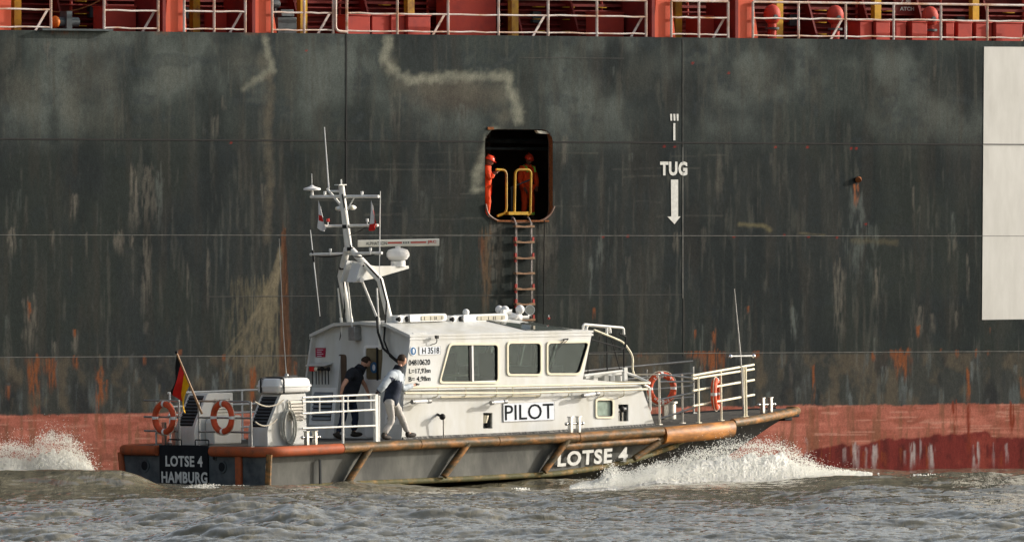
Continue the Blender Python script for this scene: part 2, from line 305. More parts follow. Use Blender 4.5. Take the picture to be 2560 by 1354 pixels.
# ================================================================== CONTAINER SHIP
def sstep(a, c, x): t = np.clip((x - a) / (c - a), 0, 1); return t * t * (3 - 2 * t)
LH = .98
def A_(r, g, bb): return np.array(lin(r, g, bb)) / LH
DZ = 9.87
ship = thing('container_ship', 'huge dark grey steel cargo ship side with red waterline band and red deck gear', 'ship', SF, (0, 0, 0))
dA, dB = s(1213, 323), s(1382, 552); DX0, DX1, DZ0, DZ1 = dA.x, dB.x, dB.z, dA.z
def hull_paint(px, py):
    C_ = np.zeros(px.shape + (3,)) + A_(43, 48, 46); pxa, pya = px, py; st = dict(C=C_)
    def mix(col_, a): C = st['C']; a = np.clip(a, 0, 1)[..., None]; C[:] = C * (1 - a) + np.array(col_) * a
    pc = pxa[0]; pr0, pr1 = pya[:, 0], pya[:, -1]; rlo, rhi = np.minimum(pr0, pr1), np.maximum(pr0, pr1)
    def local(fn):                       # paint only inside a small window of the plating
        def run(x0, x1, y0, y1, *a, **k):
            c = np.where((pc > x0) & (pc < x1))[0]; r_ = np.where((rhi > y0) & (rlo < y1))[0]
            if len(c) < 2 or len(r_) < 2: return
            sl_ = (slice(r_[0], r_[-1] + 1), slice(c[0], c[-1] + 1)); st['C'] = C_[sl_]; fn(pxa[sl_], pya[sl_], *a, **k); st['C'] = C_
        return run
    n1 = fbm(px / 220, py / 300, 1); n2 = fbm(px / 30, py / 240, 5); n3 = fbm(px / 9, py / 110, 9); n4 = fbm(px / 60, py / 50, 12)
    top = 1 - sstep(250, 420, py)
    mix(A_(58, 64, 62), top * .8); mix(A_(43, 47, 49), sstep(.45, .62, n1) * .5)
    mix(A_(60, 60, 56), sstep(.5, .72, n2) * .35); mix(A_(88, 94, 90), top * sstep(.42, .72, fbm(px / 140, py / 160, 21)) * .75); mix(A_(34, 39, 40), sstep(.5, .7, fbm(px / 90, py / 200, 23)) * .6)
    mix(A_(38, 46, 52), sstep(.58, .7, n4) * .35 * (.4 + top))
    mix(A_(72, 73, 68), sstep(.56, .78, n3) * .55); mix(A_(58, 52, 46), sstep(.55, .7, fbm(px / 16, py / 200, 25)) * .2); mix(A_(92, 96, 88), top * sstep(.6, .85, n4) * .3)
    def blob(cx, cy, rx, ry, c, a, hard=.5):
        d = ((px - cx) / rx) ** 2 + ((py - cy) / ry) ** 2; d = np.sqrt(d) + (fbm(px / 25, py / 40, int(cx) % 97) - .5) * .7; mix(c, a * (1 - sstep(hard, 1, d)))
    for cx, cy, rx, ry, a in ((60, 240, 70, 90, .5), (170, 260, 50, 90, .45), (230, 190, 90, 90, .3), (420, 190, 60, 70, .3), (250, 300, 120, 60, .25), (600, 150, 70, 60, .35), (720, 160, 60, 120, .2),
                              (1130, 240, 160, 70, .5), (1880, 200, 70, 80, .3), (2350, 260, 70, 100, .2), (1600, 190, 60, 80, .22), (20, 130, 30, 90, .35)):
        blob(cx, cy, rx, ry, A_(86, 86, 78), a, .1)
    blob(1140, 235, 150, 60, A_(72, 68, 62), .8, .2)
    for cx, cy, rx, ry in ((1000, 215, 45, 40), (1080, 222, 60, 40), (1170, 222, 60, 40), (1250, 235, 40, 50), (1255, 290, 40, 30), (975, 165, 28, 40), (660, 150, 25, 40), (1200, 410, 22, 60)): blob(cx, cy, rx, ry, A_(92, 90, 80), .55, .05)
    yb = 1037 - 30 * np.clip(px, 0, 2560) / 2560 + (fbm(px / 90, py * 0, 31) - .5) * 8 + (fbm(px / 7, py / 60, 33) - .5) * 6
    yl = 890 - 12 * px / 2560
    low = sstep(0, 6, py - yl)
    mix(A_(62, 63, 60), low * .45); mix(A_(84, 76, 64), low * sstep(.45, .7, fbm(px / 26, py / 50, 41)) * .6); mix(A_(34, 37, 40), low * sstep(.55, .7, fbm(px / 40, py / 90, 43)) * .6)
    mix(A_(80, 88, 90), low * sstep(.62, .8, n3) * .5)
    def streak(cx, y0, y1, w_, c, a=.8, w1=None, tail=.5, sd_=0):
        m_ = 2.6 * max(w_, w1 or 0) + 6; local(streak_)(cx - m_, cx + m_, y0 - 12, y1 + (y1 - y0) * .1 + 8, cx, y0, y1, w_, c, a, w1, tail, sd_)
    def streak_(px, py, cx, y0, y1, w_, c, a=.8, w1=None, tail=.5, sd_=0):
        w1 = w_ if w1 is None else w1; t = (py - y0) / (y1 - y0)
        ww = w_ + (w1 - w_) * np.clip(t, 0, 1); wob = (fbm(px / 10 + sd_, py / 30, int(cx * 3 + y0) % 211, 3) - .5) * 1.1
        d = np.abs(px - cx) / (ww + .01) + wob
        v = sstep(-.03, .02, t) * (1 - sstep(1 - tail, 1.05, t)); g = 1.5 * sstep(.3, .62, fbm(px / 3.2, py / 36, int(cx) % 89, 3)) * (.55 + .6 * fbm(px / 9, py / 12, int(cx) % 61, 3)); t = t + (fbm(px / 3, py * 0, int(cx) % 53, 3) - .5) * .3
        v = sstep(-.03, .06, t) * (1 - sstep(1 - tail, 1.05, t)); mix(c, a * v * (1 - sstep(.45, 1.3, d)) * np.clip(g, 0, 1.2))
    PALE = A_(98, 94, 86); PG = A_(96, 102, 98)
    for cx, y0, y1, w_, a in ((335, 415, 590, 12, .6), (372, 420, 592, 18, .45), (398, 415, 585, 9, .35), (366, 600, 805, 13, .5), (186, 486, 556, 9, .6), (30, 565, 650, 11, .6), (130, 578, 625, 5, .5), (297, 572, 640, 12, .6), (331, 590, 625, 7, .6),
                              (75, 745, 890, 17, .6), (187, 825, 890, 10, .6), (134, 850, 892, 5, .6), (2098, 655, 880, 14, .5), (2182, 560, 720, 14, .35), (2380, 580, 660, 11, .5), (2190, 668, 770, 8, .6), (1500, 560, 690, 9, .4), (1478, 630, 760, 6, .4), (2300, 760, 850, 8, .5), (2333, 785, 840, 7, .4), (1985, 765, 860, 9, .5), (1868, 770, 830, 7, .4), (2143, 470, 720, 18, .4),
                              (2393, 780, 830, 6, .5), (1690, 580, 640, 8, .5), (1240, 560, 760, 22, .4), (1355, 560, 700, 30, .3), (1060, 480, 560, 10, .15), (1800, 390, 560, 9, .25), (520, 620, 800, 3, .5), (1100, 600, 740, 10, .3), (1570, 640, 760, 8, .25), (2420, 640, 760, 4, .5), (470, 650, 860, 3, .4), (560, 240, 280, 6, .4), (540, 290, 350, 10, .35), (1155, 260, 330, 14, .3), (990, 230, 340, 18, .3)):
        streak(cx, y0, y1, w_, PALE if rnd.random() < .6 else PG, a)
    rs = random.Random(3)
    for i in range(60):
        cx = rs.uniform(-40, 2460); y0 = rs.choice([rs.uniform(560, 600), rs.uniform(730, 880), rs.uniform(880, 960), rs.uniform(100, 340), rs.uniform(360, 540)])
        streak(cx, y0, y0 + rs.uniform(25, 110), rs.uniform(2, 8), PALE if rs.random() < .5 else PG, rs.uniform(.15, .45))
    for i in range(130):
        cx = rs.uniform(-40, 2600); y0 = rs.uniform(880, 1000); streak(cx, y0, y0 + rs.uniform(20, 90), rs.uniform(3, 10), rs.choice([A_(88, 80, 66), A_(40, 44, 48), A_(90, 96, 96), A_(70, 74, 74)]), rs.uniform(.25, .6))
    # long smears
    def smear(pts, w_, c, a):
        X_, Y_ = zip(*pts); m_ = w_ * 2 + 4; local(smear_)(min(X_) - m_, max(X_) + m_, min(Y_) - m_, max(Y_) + m_, pts, w_, c, a)
    def smear_(px, py, pts, w_, c, a):
        d = np.full(px.shape, 1e9)
        for (x0, y0), (x1, y1) in zip(pts[:-1], pts[1:]):
            L2 = (x1 - x0) ** 2 + (y1 - y0) ** 2; t = np.clip(((px - x0) * (x1 - x0) + (py - y0) * (y1 - y0)) / L2, 0, 1)
            d = np.minimum(d, np.hypot(px - x0 - t * (x1 - x0), py - y0 - t * (y1 - y0)))
        d = d / w_ + (fbm(px / 14, py / 14, 61) - .5) * 1.3; mix(c, a * (1 - sstep(-.1, 1.25, d)) * (.55 + .7 * fbm(px / 20, py / 20, 63)))
    SM = A_(130, 130, 116)
    smear([(972, 100), (962, 150), (985, 178), (1025, 200), (1120, 192), (1268, 190), (1274, 215), (1292, 255), (1297, 300)], 17, SM, .75)
    smear([(1240, 322), (1219, 345), (1208, 400), (1190, 472)], 14, SM, .6)
    smear([(1190, 420), (1182, 474), (1210, 472)], 12, SM, .5)
    smear([(662, 95), (672, 140), (682, 172)], 12, SM, .7); smear([(680, 176), (640, 200), (612, 222)], 12, SM, .55)
    smear([(676, 190), (670, 350), (676, 480), (668, 600)], 14, A_(92, 86, 74), .6)
    for x1 in range(556, 700, 5):
        x1 = x1 + rs.uniform(-3, 3); smear([(702 + rs.uniform(-6, 6), 610 + rs.uniform(0, 60)), (690 + (x1 - 690) * .35, 770), (x1, 890 + rs.uniform(-40, 60))], rs.uniform(1.5, 6), A_(112, 104, 86), rs.uniform(.1, .4))
    for cx, w_, a in ((640, 26, .35), (600, 24, .25), (680, 20, .4)): streak(cx, 700, 1010, w_, A_(112, 104, 84), a, w_ * 1.5)
    smear([(1850, 560), (1915, 566), (1925, 575)], 7, A_(104, 98, 74), .7); smear([(2130, 600), (2240, 606)], 11, A_(90, 84, 66), .5); smear([(2000, 582), (2060, 588)], 4, A_(96, 90, 70), .6)
    for i in range(26):
        x0 = rs.uniform(700, 1700); y0 = rs.uniform(380, 600); smear([(x0, y0), (x0 + rs.uniform(60, 260), y0 + rs.uniform(-6, 6))], 1.8, A_(80, 80, 74), rs.uniform(.3, .6))
    # red boot-top
    red = sstep(-2, 2, py - yb)
    mix(A_(152, 92, 78), red)
    mix(A_(128, 72, 58), red * sstep(.45, .65, fbm(px / 60, py / 14, 51)) * .7); mix(A_(176, 112, 96), red * sstep(.55, .75, fbm(px / 140, py / 20, 53)) * .7)
    mix(A_(112, 78, 60), red * sstep(.52, .72, n3) * .7); mix(A_(92, 60, 48), red * sstep(.55, .7, fbm(px / 34, py / 30, 59)) * .5 * (1 - sstep(0, 900, px) * .6)); mix(A_(178, 132, 116), red * sstep(.62, .72, fbm(px / 90, py / 5, 60)) * .5)
    yd = np.interp(px, [0, 1900, 2010, 2100, 2150, 2200, 2330, 2400, 2470, 2490, 2560, 2800], [1240, 1180, 1135, 1110, 1112, 1100, 1088, 1085, 1080, 1094, 1092, 1090]) + (fbm(px / 20, py * 0, 55) - .5) * 12
    dk = sstep(-3, 3, py - yd); mix(A_(100, 40, 36), dk); mix(A_(74, 32, 30), dk * sstep(.5, .7, fbm(px / 18, py / 40, 57)) * .7); mix(A_(130, 62, 50), dk * sstep(.6, .8, n4) * .5)
    for i in range(40): 
        cx = rs.uniform(1960, 2600); streak(cx, rs.uniform(1095, 1130), rs.uniform(1150, 1190), rs.uniform(2, 6), rs.choice([A_(140, 125, 125), A_(120, 60, 30), A_(60, 26, 26)]), rs.uniform(.3, .6))
    for cx in (2138, 2186, 2282, 2330, 2440): streak(cx, 1108, 1182, 8, A_(150, 140, 138), .75)
    RU = A_(112, 68, 44); RD = A_(104, 60, 34)
    for cx, y0, y1, w_, a, c in ((75, 752, 805, 7, .9, RU), (86, 893, 1012, 19, .95, RU), (130, 893, 985, 11, .95, RU), (108, 893, 940, 34, .6, RU), (248, 918, 1040, 10, .95, RU), (262, 950, 1010, 8, .7, RU), (190, 888, 925, 9, .8, RU), (187, 820, 845, 4, .8, RU), (632, 912, 1040, 8, .9, RU), (740, 903, 950, 6, .8, RU), (362, 888, 915, 5, .7, RU), (20, 960, 1000, 6, .7, RU), (450, 872, 892, 6, .6, RU), (560, 885, 905, 7, .6, RU),
                              (1216, 570, 800, 14, .5, A_(100, 80, 60)), (1205, 590, 700, 8, .4, RD), (1485, 768, 805, 4, .8, RU), (1736, 822, 848, 4, .8, RU), (1785, 822, 885, 7, .9, RU), (1782, 878, 950, 28, .85, RU), (1752, 878, 900, 38, .8, RU), (1892, 878, 898, 14, .8, RU), (1600, 880, 895, 7, .7, RU), (1618, 880, 905, 4, .7, RU), (2033, 908, 1010, 6, .95, RU), (2257, 874, 955, 22, .9, RU), (2240, 874, 905, 30, .6, RU), (2184, 876, 905, 5, .8, RU), (2421, 922, 1020, 5, .9, RU), (2141, 462, 522, 8, .85, A_(140, 84, 52)),
                              (2386, 1004, 1110, 6, .85, A_(110, 50, 34)), (2421, 1010, 1180, 8, .8, A_(108, 46, 32)), (2530, 1004, 1100, 9, .85, A_(110, 50, 34)), (2556, 940, 1010, 8, .8, RU), (2296, 812, 845, 5, .8, RU), (2392, 874, 900, 5, .8, RU), (2440, 872, 898, 4, .7, RU), (2472, 872, 890, 5, .7, RU), (2350, 870, 880, 4, .7, RU), (1870, 765, 785, 3, .8, RU), (2478, 818, 850, 3, .8, RU), (165, 70, 90, 40, .5, RU), (405, 70, 90, 20, .5, RU), (640, 78, 90, 40, .3, RU),
                              (90, 1010, 1100, 10, .35, A_(120, 62, 40)), (252, 1030, 1110, 9, .5, A_(120, 60, 36)), (2033, 1010, 1150, 5, .4, A_(120, 70, 50))): streak(cx, y0, y1, w_, c, a, w_ * .8)
    def runs(px, py):                    # the long rust run below the scupper
        t = (py - 565) / 400; hw_ = 3 + 15 * np.clip(t, 0, 1); d = np.abs(px - 711 - 2 * t) / hw_ + (fbm(px / 4, py / 50, 83) - .5) * .7; v = sstep(0, .03, t) * (1 - sstep(.93, 1.02, t)); k_ = v * (1 - sstep(.6, 1.2, d))
        mix(A_(84, 56, 40), .9 * k_); mix(A_(104, 72, 48), k_ * sstep(.5, .62, fbm(px / 5, py / 60, 85)) * .75); mix(A_(48, 38, 32), k_ * sstep(.52, .66, fbm(px / 4, py / 80, 87)) * .8)
    local(runs)(680, 740, 560, 980)
    streak(711, 565, 950, 4, A_(80, 60, 46), .7, 15, .1); streak(714, 590, 950, 4, A_(60, 42, 32), .8, 7, .1); streak(706, 575, 640, 3, A_(96, 64, 44), .7, 5, .3)
    for cx, cy in ((1822, 183), (766, 127), (1732, 158), (1939, 368), (2019, 368), (2141, 371), (2128, 371), (1661, 366), (1687, 367), (1835, 592), (1961, 588), (2022, 592), (1508, 592), (1570, 590), (1377, 447), (578, 357), (2093, 593), (2165, 560)):
        local(lambda px, py: mix(A_(140, 36, 28), .6 * (1 - sstep(.4, 1.1, np.hypot((px - cx) / 4.5, (py - cy) / 3.5)))))(cx - 12, cx + 12, cy - 12, cy + 12)
    for cx, cy in ((2141, 450),): mix(A_(20, 18, 18), (1 - sstep(.6, 1.1, np.hypot((px - cx) / 9, (py - cy) / 9))))
    return C_
def ship_hull():
    st = .03; xs = np.arange(-27, 10.001, st); zs = np.arange(-1.2, DZ + .001, st); zs[-1] = DZ
    X, Z = np.meshgrid(xs, zs); r_ = .30; cx, cz = (DX0 + DX1) / 2, (DZ0 + DZ1) / 2; hx, hz = (DX1 - DX0) / 2 - r_, (DZ1 - DZ0) / 2 - r_
    for it in range(3):
        qx = np.abs(X - cx) - hx; qz = np.abs(Z - cz) - hz; gx = np.maximum(qx, 0); gz = np.maximum(qz, 0); ln = np.hypot(gx, gz) + 1e-9
        d = ln + np.minimum(np.maximum(qx, qz), 0) - r_
        nx = np.where((qx > 0) | (qz > 0), gx / ln, (qx > qz) * 1.0) * np.sign(X - cx); nz = np.where((qx > 0) | (qz > 0), gz / ln, (qx <= qz) * 1.0) * np.sign(Z - cz)
        near = np.abs(d) < st * .55
        if it == 0: near0 = near; d0 = d
        X = X - nx * d * near0; Z = Z - nz * d * near0
    ins = (d0 < -st * .55) | near0; quad_in = ins[:-1, :-1] & ins[1:, :-1] & ins[:-1, 1:] & ins[1:, 1:]
    wv = .0022 * (np.cos(X * 2 * np.pi / .82) + .8 * np.cos(Z * 2 * np.pi / 1.1)) * (fbm(X / 1.7 + 60, Z / 1.7 + 9, 71) * 2 - .2) * np.clip((np.abs(d0) - .1) * 3, 0, 1); wv = np.clip(wv * .8 + .004, .0005, .012)
    P = np.stack([X, wv, Z], -1); px, py = SF.proj(np.stack([X, wv * 0, Z], -1))
    o = grid_mesh('hull_plating', P, attr_mat('weathered_hull', .75, .3), keep=~quad_in, paint=hull_paint(px, py)); o.parent = ship; INFO[o.name] = Vector()
    # far ends of the hull and the deck slab, shell behind
    mb = MB(); hm = pm('hull_plain', tuple(A_(50, 52, 49)), .55, var=.2, vs=1, dirt=tuple(A_(70, 70, 66)), da=.2, stretch=(1, 1, .3), bump=.2, bs=2)
    mb.boxa(-95, -27, 0, .05, 1.3, DZ); mb.boxa(10, 60, 0, .05, 1.45, DZ); mb.build('hull_end', hm, ship)
    mb = MB(); mb.boxa(-95, -27, 0, .05, -1.2, 1.3); mb.boxa(10, 60, 0, .05, -1.2, 1.45); mb.build('boot_topping', pm('boot_plain', tuple(A_(146, 84, 74)), .6, var=.15), ship)
    mb = MB(); mb.boxa(-95, 60, .014, 20, DZ - .12, DZ - .004); mb.build('deck', M['sred'], ship)
    mb = MB(); mb.boxa(-95, 60, 20, 20.2, -1.2, DZ); mb.boxa(-95, -94.9, .05, 20, -1, DZ - .13); mb.boxa(59.9, 60, .05, 20, -1, DZ - .13); mb.build('far_side', M['black'], ship)
ship_hull()
def ship_details():
    # door opening lining and dark store room behind it
    r_ = .30; lp = rpoly([(DX0, DZ0), (DX1, DZ0), (DX1, DZ1), (DX0, DZ1)], r_, 6)
    mb = MB(); n = len(lp)
    inn = rpoly([(DX0 + .002, DZ0 + .002), (DX1 - .002, DZ0 + .002), (DX1 - .002, DZ1 - .002), (DX0 + .002, DZ1 - .002)], r_, 6)
    vs = [(p[0], .0, p[1]) for p in inn] + [(p[0], .16, p[1]) for p in inn]
    mb.add(vs, [(i, (i + 1) % n, (i + 1) % n + n, i + n) for i in range(n)]); mb.build('door_frame', M['rust'], ship)
    mb = MB(); x0, x1, z0, z1 = DX0 - 1.6, DX1 + 1.6, DZ0 - .12, DZ1 + .35
    mb.boxa(x0, x1, 3.4, 3.5, z0, z1); mb.boxa(x0 - .1, x0, .2, 3.4, z0, z1); mb.boxa(x1, x1 + .1, .2, 3.4, z0, z1); mb.boxa(x0, x1, .17, 3.4, z0 - .1, z0); mb.boxa(x0, x1, .17, 3.4, z1, z1 + .1)
    pl = MB(); plate(pl, [[(x0, z0), (x1, z0), (x1, z1), (x0, z1)], [(p[0], p[1]) for p in lp]], .02, side(.175)); mb.v += []; 
    mb.add(pl.v, pl.f); mb.build('side_port_room', M['room'], ship)
    mb = MB(); mb.tube([(x0 + .2, 2.0, DZ1 - .2), (x1 - .2, 2.0, DZ1 - .25)], .06); mb.tube([(x0 + .2, 1.4, DZ1 - .42), (x1 - .2, 1.4, DZ1 - .42)], .035); mb.tube([(DX1 - .7, 2.2, z0), (DX1 - .7, 2.2, z1)], .05)
    mb.tube([(DX1 - .55, .9, DZ0 + .75), (DX1 - .1, .7, DZ0 + .95)], .018); mb.tube([(DX1 - .52, .9, z0), (DX1 - .52, .9, DZ0 + .76)], .02); mb.build('pipe_run', M['mach'], ship)
    for k in range(5): mb = MB(); mb.boxa(x0 + .5 + k * .8, x0 + .58 + k * .8, 3.1, 3.38, z0, z1); mb.build('wall_rib', M['greysteel'], ship)
    a, c = s(1336, 327, .14), s(1370, 335, .14); mb = MB(); mb.prism([(a.x, .05, a.z + .01), (c.x, .05, a.z - .02), (c.x, .05, c.z), (a.x + .06, .05, c.z + .01)], (0, .1, 0)); mb.build('lintel_tab', M['sunlit'], ship)  # sunlit piece of the lintel, its brightness put into the pale colour
    # pipe round the lower half of the door
    pts = [s(1213, 510), s(1218, 535), s(1240, 552), s(1300, 556), s(1355, 552), s(1376, 535), s(1385, 515)]
    mb = MB(); mb.tube([V(p.x, -.02, p.z) for p in smooth_path(pts, .15)], .022); mb.build('sill_pipe', pm('sill', (.2, .16, .14), .5, var=.3, dirt=(.2, .1, .06), da=.5), ship)
    mb = MB(); a, c = s(1240, 548), s(1370, 553); mb.boxa(a.x, c.x, -.05, .3, DZ0 - .02, DZ0 + .015); mb.build('sill_plate', M['rust'], ship)
    mb = MB(); p0 = s(1226, 322); mb.box((p0.x, .0, p0.z + .01), (.16, .04, .06)); mb.build('corner_lug', M['rust'], ship)
    # yellow hand hoops and step
    for pts, y in (([(1243, 540), (1266, 532), (1266, 425), (1240, 424)], .12), ([(1286, 535), (1288, 424), (1328, 424), (1326, 534), (1318, 538)], .15)):
        mb = MB(); mb.tube(smooth_path([s(px, py, y) for px, py in pts], .12, 5), .028); mb.build('hand_hoop', M['syellow'], ship)
    a, c = s(1271, 529, .05), s(1320, 537, .05); mb = MB(); mb.boxa(a.x, c.x, .03, .2, c.z, a.z); mb.build('door_step', M['syellow'], ship)
    # seams, marks
    def line(name, p, q, h, mat, proud=.006):
        a, c = s(*p), s(*q); d = (c - a).normalized(); nrm = d.cross(V(0, 1, 0)).normalized() * h / 2; mb = MB()
        mb.prism([a - nrm, c - nrm, c + nrm, a + nrm], (0, -proud, 0)); mb.build(name, mat, ship)
    def gap_line(name, ya, yb2, h, mat):
        z = s(0, ya).z; line(name, (-60, ya), (1211, ya + (yb2 - ya) * .47), h, mat); line(name, (1384, ya + (yb2 - ya) * .54), (2600, yb2), h, mat)
    gap_line('plate_seam', 347, 362, .032, M['seamd'])
    line('weld_seam', (-60, 587), (2600, 590), .013, M['seaml']); line('weld_seam', (520, 741), (1707, 736), .012, M['seamm'])
    line('weld_seam', (-60, 893), (2600, 877), .014, M['seaml']); line('plate_seam', (866, 82), (866, 545), .035, M['seamd'])
    line('weld_seam', (1707, 98), (1707, 368), .014, M['seamm']); line('weld_seam', (1707, 368), (1707, 745), .014, pm('faded_line', (.22, .22, .2), .7, var=.5, vs=3)); line('weld_seam', (1709, 745), (1709, 890), .01, M['seamm'])
    line('weld_seam', (1298, 144), (1560, 146), .01, M['seamm'])
    T = side(-.004)
    def tx(body, px0, px1, py0, py1, bold=.02, name='draught_mark', m='markw', sp=1.0):
        a, c = s(px0, py1), s(px1, py0); mb = MB(); text(mb, body, T, a.x, c.x, a.z, c.z, .004, bold, space=sp); mb.build(name, M[m], ship, smooth=0)
    tx('TUG', 1650, 1718, 404, 439, .045, 'tug_lettering', sp=1.1)
    mb = MB(); P = [s(*q) for q in ((1677, 449), (1695, 449), (1695, 541), (1701, 541), (1686, 560), (1668, 541), (1678, 541))]; mb.prism(P, (0, -.006, 0)); mb.build('tug_arrow', M['markw'], ship, smooth=0)
    mb = MB(); P = [s(*q) for q in ((1683, 308), (1688, 308), (1688, 351), (1683, 351))]; mb.prism(P, (0, -.006, 0))
    for x in (1675, 1683, 1691): mb.prism([s(x, 285), s(x + 5, 285), s(x + 5, 302), s(x + 1, 302)], (0, -.006, 0))
    mb.build('tug_tally', M['markw'], ship, smooth=0)
    P = [s(2460, 117), s(2760, 119), s(2760, 795), s(2470, 799), s(2455, 799)]; mb = MB(); mb.prism([P[0], P[1], P[2], P[4]], (0, -.005, 0)); mb.build('white_letter_stroke', M['hullw'], ship, smooth=0)
    line('letter_seam', (2457, 363), (2700, 364), .02, pm('letter_seam', (.42, .41, .38), .6), .009)
    mb = MB(); p = s(2142, 450); mb.tube([(p.x + .03, -.03, p.z + .02), (p.x + .0, -.06, p.z)], .07, 12); mb.sphere((p.x + .05, -.05, p.z + .04), .035); mb.build('discharge_pipe', M['rust'], ship)
    # deck edge railings
    posts = {'a': (-150, -12, 127), 'b': (260, 395), 'c': (460, 535, 613), 'd': (680, 760, 833), 'e': (867, 993, 1120, 1246, 1370, 1492, 1615), 'f': (1678, 1747, 1820), 'g': (1882, 1996, 2114, 2234, 2352, 2468, 2590, 2710)}
    yy = .04; HT = .83; pm_mesh = None
    for k, ps in posts.items():
        xs = [s(p, 80, yy).x for p in ps]; mb = MB()
        for h, rr in ((.07, .018), (.46, .02), (HT, .027)):
            pts = [];
            for i in range(len(xs) - 1):
                for t in (0, .25, .5, .75): pts.append(V(xs[i] + (xs[i + 1] - xs[i]) * t, yy, DZ + h + (rnd.uniform(-.012, .012) if t and h < .8 else 0)))
            pts.append(V(xs[-1], yy, DZ + h)); mb.tube(pts, rr, 6)
        ra = mb.build('railing', M['srail'], ship)
        for x in xs:
            mb = MB(); mb.tube([(x, yy, DZ - .02), (x, yy, DZ + HT)], .03, 6); o = mb.build('post', M['srail'], ra)
        for i, x in enumerate(xs):
            if (k in 'abcdf' and i == len(xs) - 1) or (k == 'e' and i in (2, 4, 6)) or (k == 'g' and i in (2, 6)):
                mb = MB(); mb.box((x - .14, yy + .18, DZ + .22), (.05, .02, .56), Matrix.Rotation(R(34), 3, 'Y')); mb.build('brace', M['srail'], ra)
    mb = MB(); a = s(835, 80, .02).x; c = s(866, 80, .02).x; mb.tube(smooth_path([(a + .03, 0, DZ + 1.6), (a + .03, 0, DZ + .06), (c, 0, DZ + .04)], .12, 5), .03); mb.build('bent_pipe', M['srail'], ship)
    mb = MB(); a = s(98, 73).x; c = s(275, 75).x; mb.box(((a + c) / 2, -.06, DZ + .02), (c - a, .16, .04)); mb.build('fairlead_step', M['mach'], ship)
    for px0, px1, t0, t1 in ((400, 455, 406, 450), (622, 680, 625, 667), (1620, 1676, 1627, 1668), (1830, 1883, 1833, 1872)):
        a, c = s(px0, 80, .3), s(px1, 80, .3); ta, tc_ = s(t0, 80, .3), s(t1, 80, .3); mb = MB()
        mb.prism([(a.x, .1, DZ - .002), (c.x, .1, DZ - .002), (tc_.x + .0, .1, DZ + .75), (tc_.x, .1, DZ + 3.6), (ta.x, .1, DZ + 3.6), (ta.x, .1, DZ + .75)], (0, .4, 0)); mb.build('container_post', M['spost'], ship)
        mb = MB(); xm = (a.x + c.x) / 2; mb.box((xm - .35, .62, DZ + 1.0), (.08, 1.2, 2.6)); mb.build('post_web', M['sred'], ship)
    xe = s(-120, 80, .4).x; xf = s(22, 60, .4).x; mb = MB(); mb.boxa(xe - 1.5, xf, .3, .9, DZ, DZ + 2.6); mb.build('container_post', M['spost'], ship)
    # hatch coaming wall, its ledge and stays
    mb = MB(); mb.boxa(-95, 60, 2.6, 2.75, DZ, DZ + 2.2); mb.build('hatch_coaming', M['sred'], ship)
    mb = MB(); mb.boxa(-30, 12, 2.25, 2.6, DZ + .72, DZ + .78); mb.tube([(-30, 2.5, DZ + .45), (12, 2.5, DZ + .45)], .03, 6); mb.build('coaming_ledge', M['sred'], ship)
    mb = MB(); mb.boxa(-95, 60, 1.5, 14, DZ + 1.75, DZ + 1.9); mb.build('overhead_shade_slab', M['sred'], ship)  # unseen overhead, added low to keep the sun off the coaming wall
    x = -27.0; i = 0
    while x < 11:
        mb = MB(); mb.prism([(x, 2.6, DZ), (x, 1.7, DZ), (x, 2.15, DZ + 1.0), (x, 2.35, DZ + 1.7), (x, 2.6, DZ + 1.7)], (.05, 0, 0)); mb.build('coaming_stay', M['sred'], ship); x += rnd.choice([1.25, 1.55, 1.9])
    for px in (40, 487, 755, 1023, 1283, 1692, 1945, 2190, 2435): 
        p = s(px, 40, 1.3).x; mb = MB(); mb.boxa(p - .09, p + .09, 1.22, 1.38, DZ, DZ + 1.75); mb.boxa(p - .16, p + .16, 1.2, 1.4, DZ, DZ + .02); mb.build('yellow_stanchion', M['syellow'], ship)
    for px0, px1, hgt, y in ((262, 340, .55, 1.0), (540, 600, .5, 1.1), (868, 925, .42, .75), (930, 975, .42, .75), (978, 1012, .42, .7), (1020, 1076, .42, .6), (1120, 1240, .9, 1.6), (1495, 1560, .55, 1.0), (1745, 1800, .5, .9), (2150, 2180, .42, .7), (2190, 2225, .42, .62), (2240, 2265, .42, .7), (2280, 2318, .42, .62), (2330, 2355, .42, .7), (2365, 2385, .42, .62), (2395, 2430, .42, .7), (2440, 2480, .42, .7), (2490, 2556, .42, .6), (2580, 2700, .42, .6)):
        a, c = s(px0, 80, y).x, s(px1, 80, y).x; mb = MB(); mb.boxa(a, c, y, y + .5, DZ, DZ + hgt); mb.boxa(a - .02, c + .02, y - .02, y + .52, DZ + hgt, DZ + hgt + .03); mb.build('deck_locker', M['sbox'], ship, bevel=.012)
    for px in (1930, 2088, 2325):
        p = s(px, 30, .8); mb = MB(); mb.tube([(p.x, .8, DZ), (p.x, .8, DZ + .45)], .1, 12); mb.sphere((p.x, .8, DZ + .56), (.2, .2, .24)); mb.tube([(p.x, .8, DZ + .22), (p.x, .8, DZ + .27)], .17, 12, mi=1); mb.tube([(p.x - .05, .6, DZ + .5), (p.x - .05, .56, DZ + .5)], .06, 8, mi=1); mb.build('mushroom_vent', [M['sbox'], M['mach']], ship)
    p = s(165, 50, .6); mb = MB(); mb.tube([(p.x - .25, .6, DZ + .2), (p.x + .3, .6, DZ + .2)], .11, 12); mb.sphere((p.x - .28, .6, DZ + .2), (.1, .14, .14), mi=1); mb.box((p.x, .6, DZ + .22), (.14, .3, .44)); mb.build('mooring_roller', [M['mach'], M['orangew']], ship)
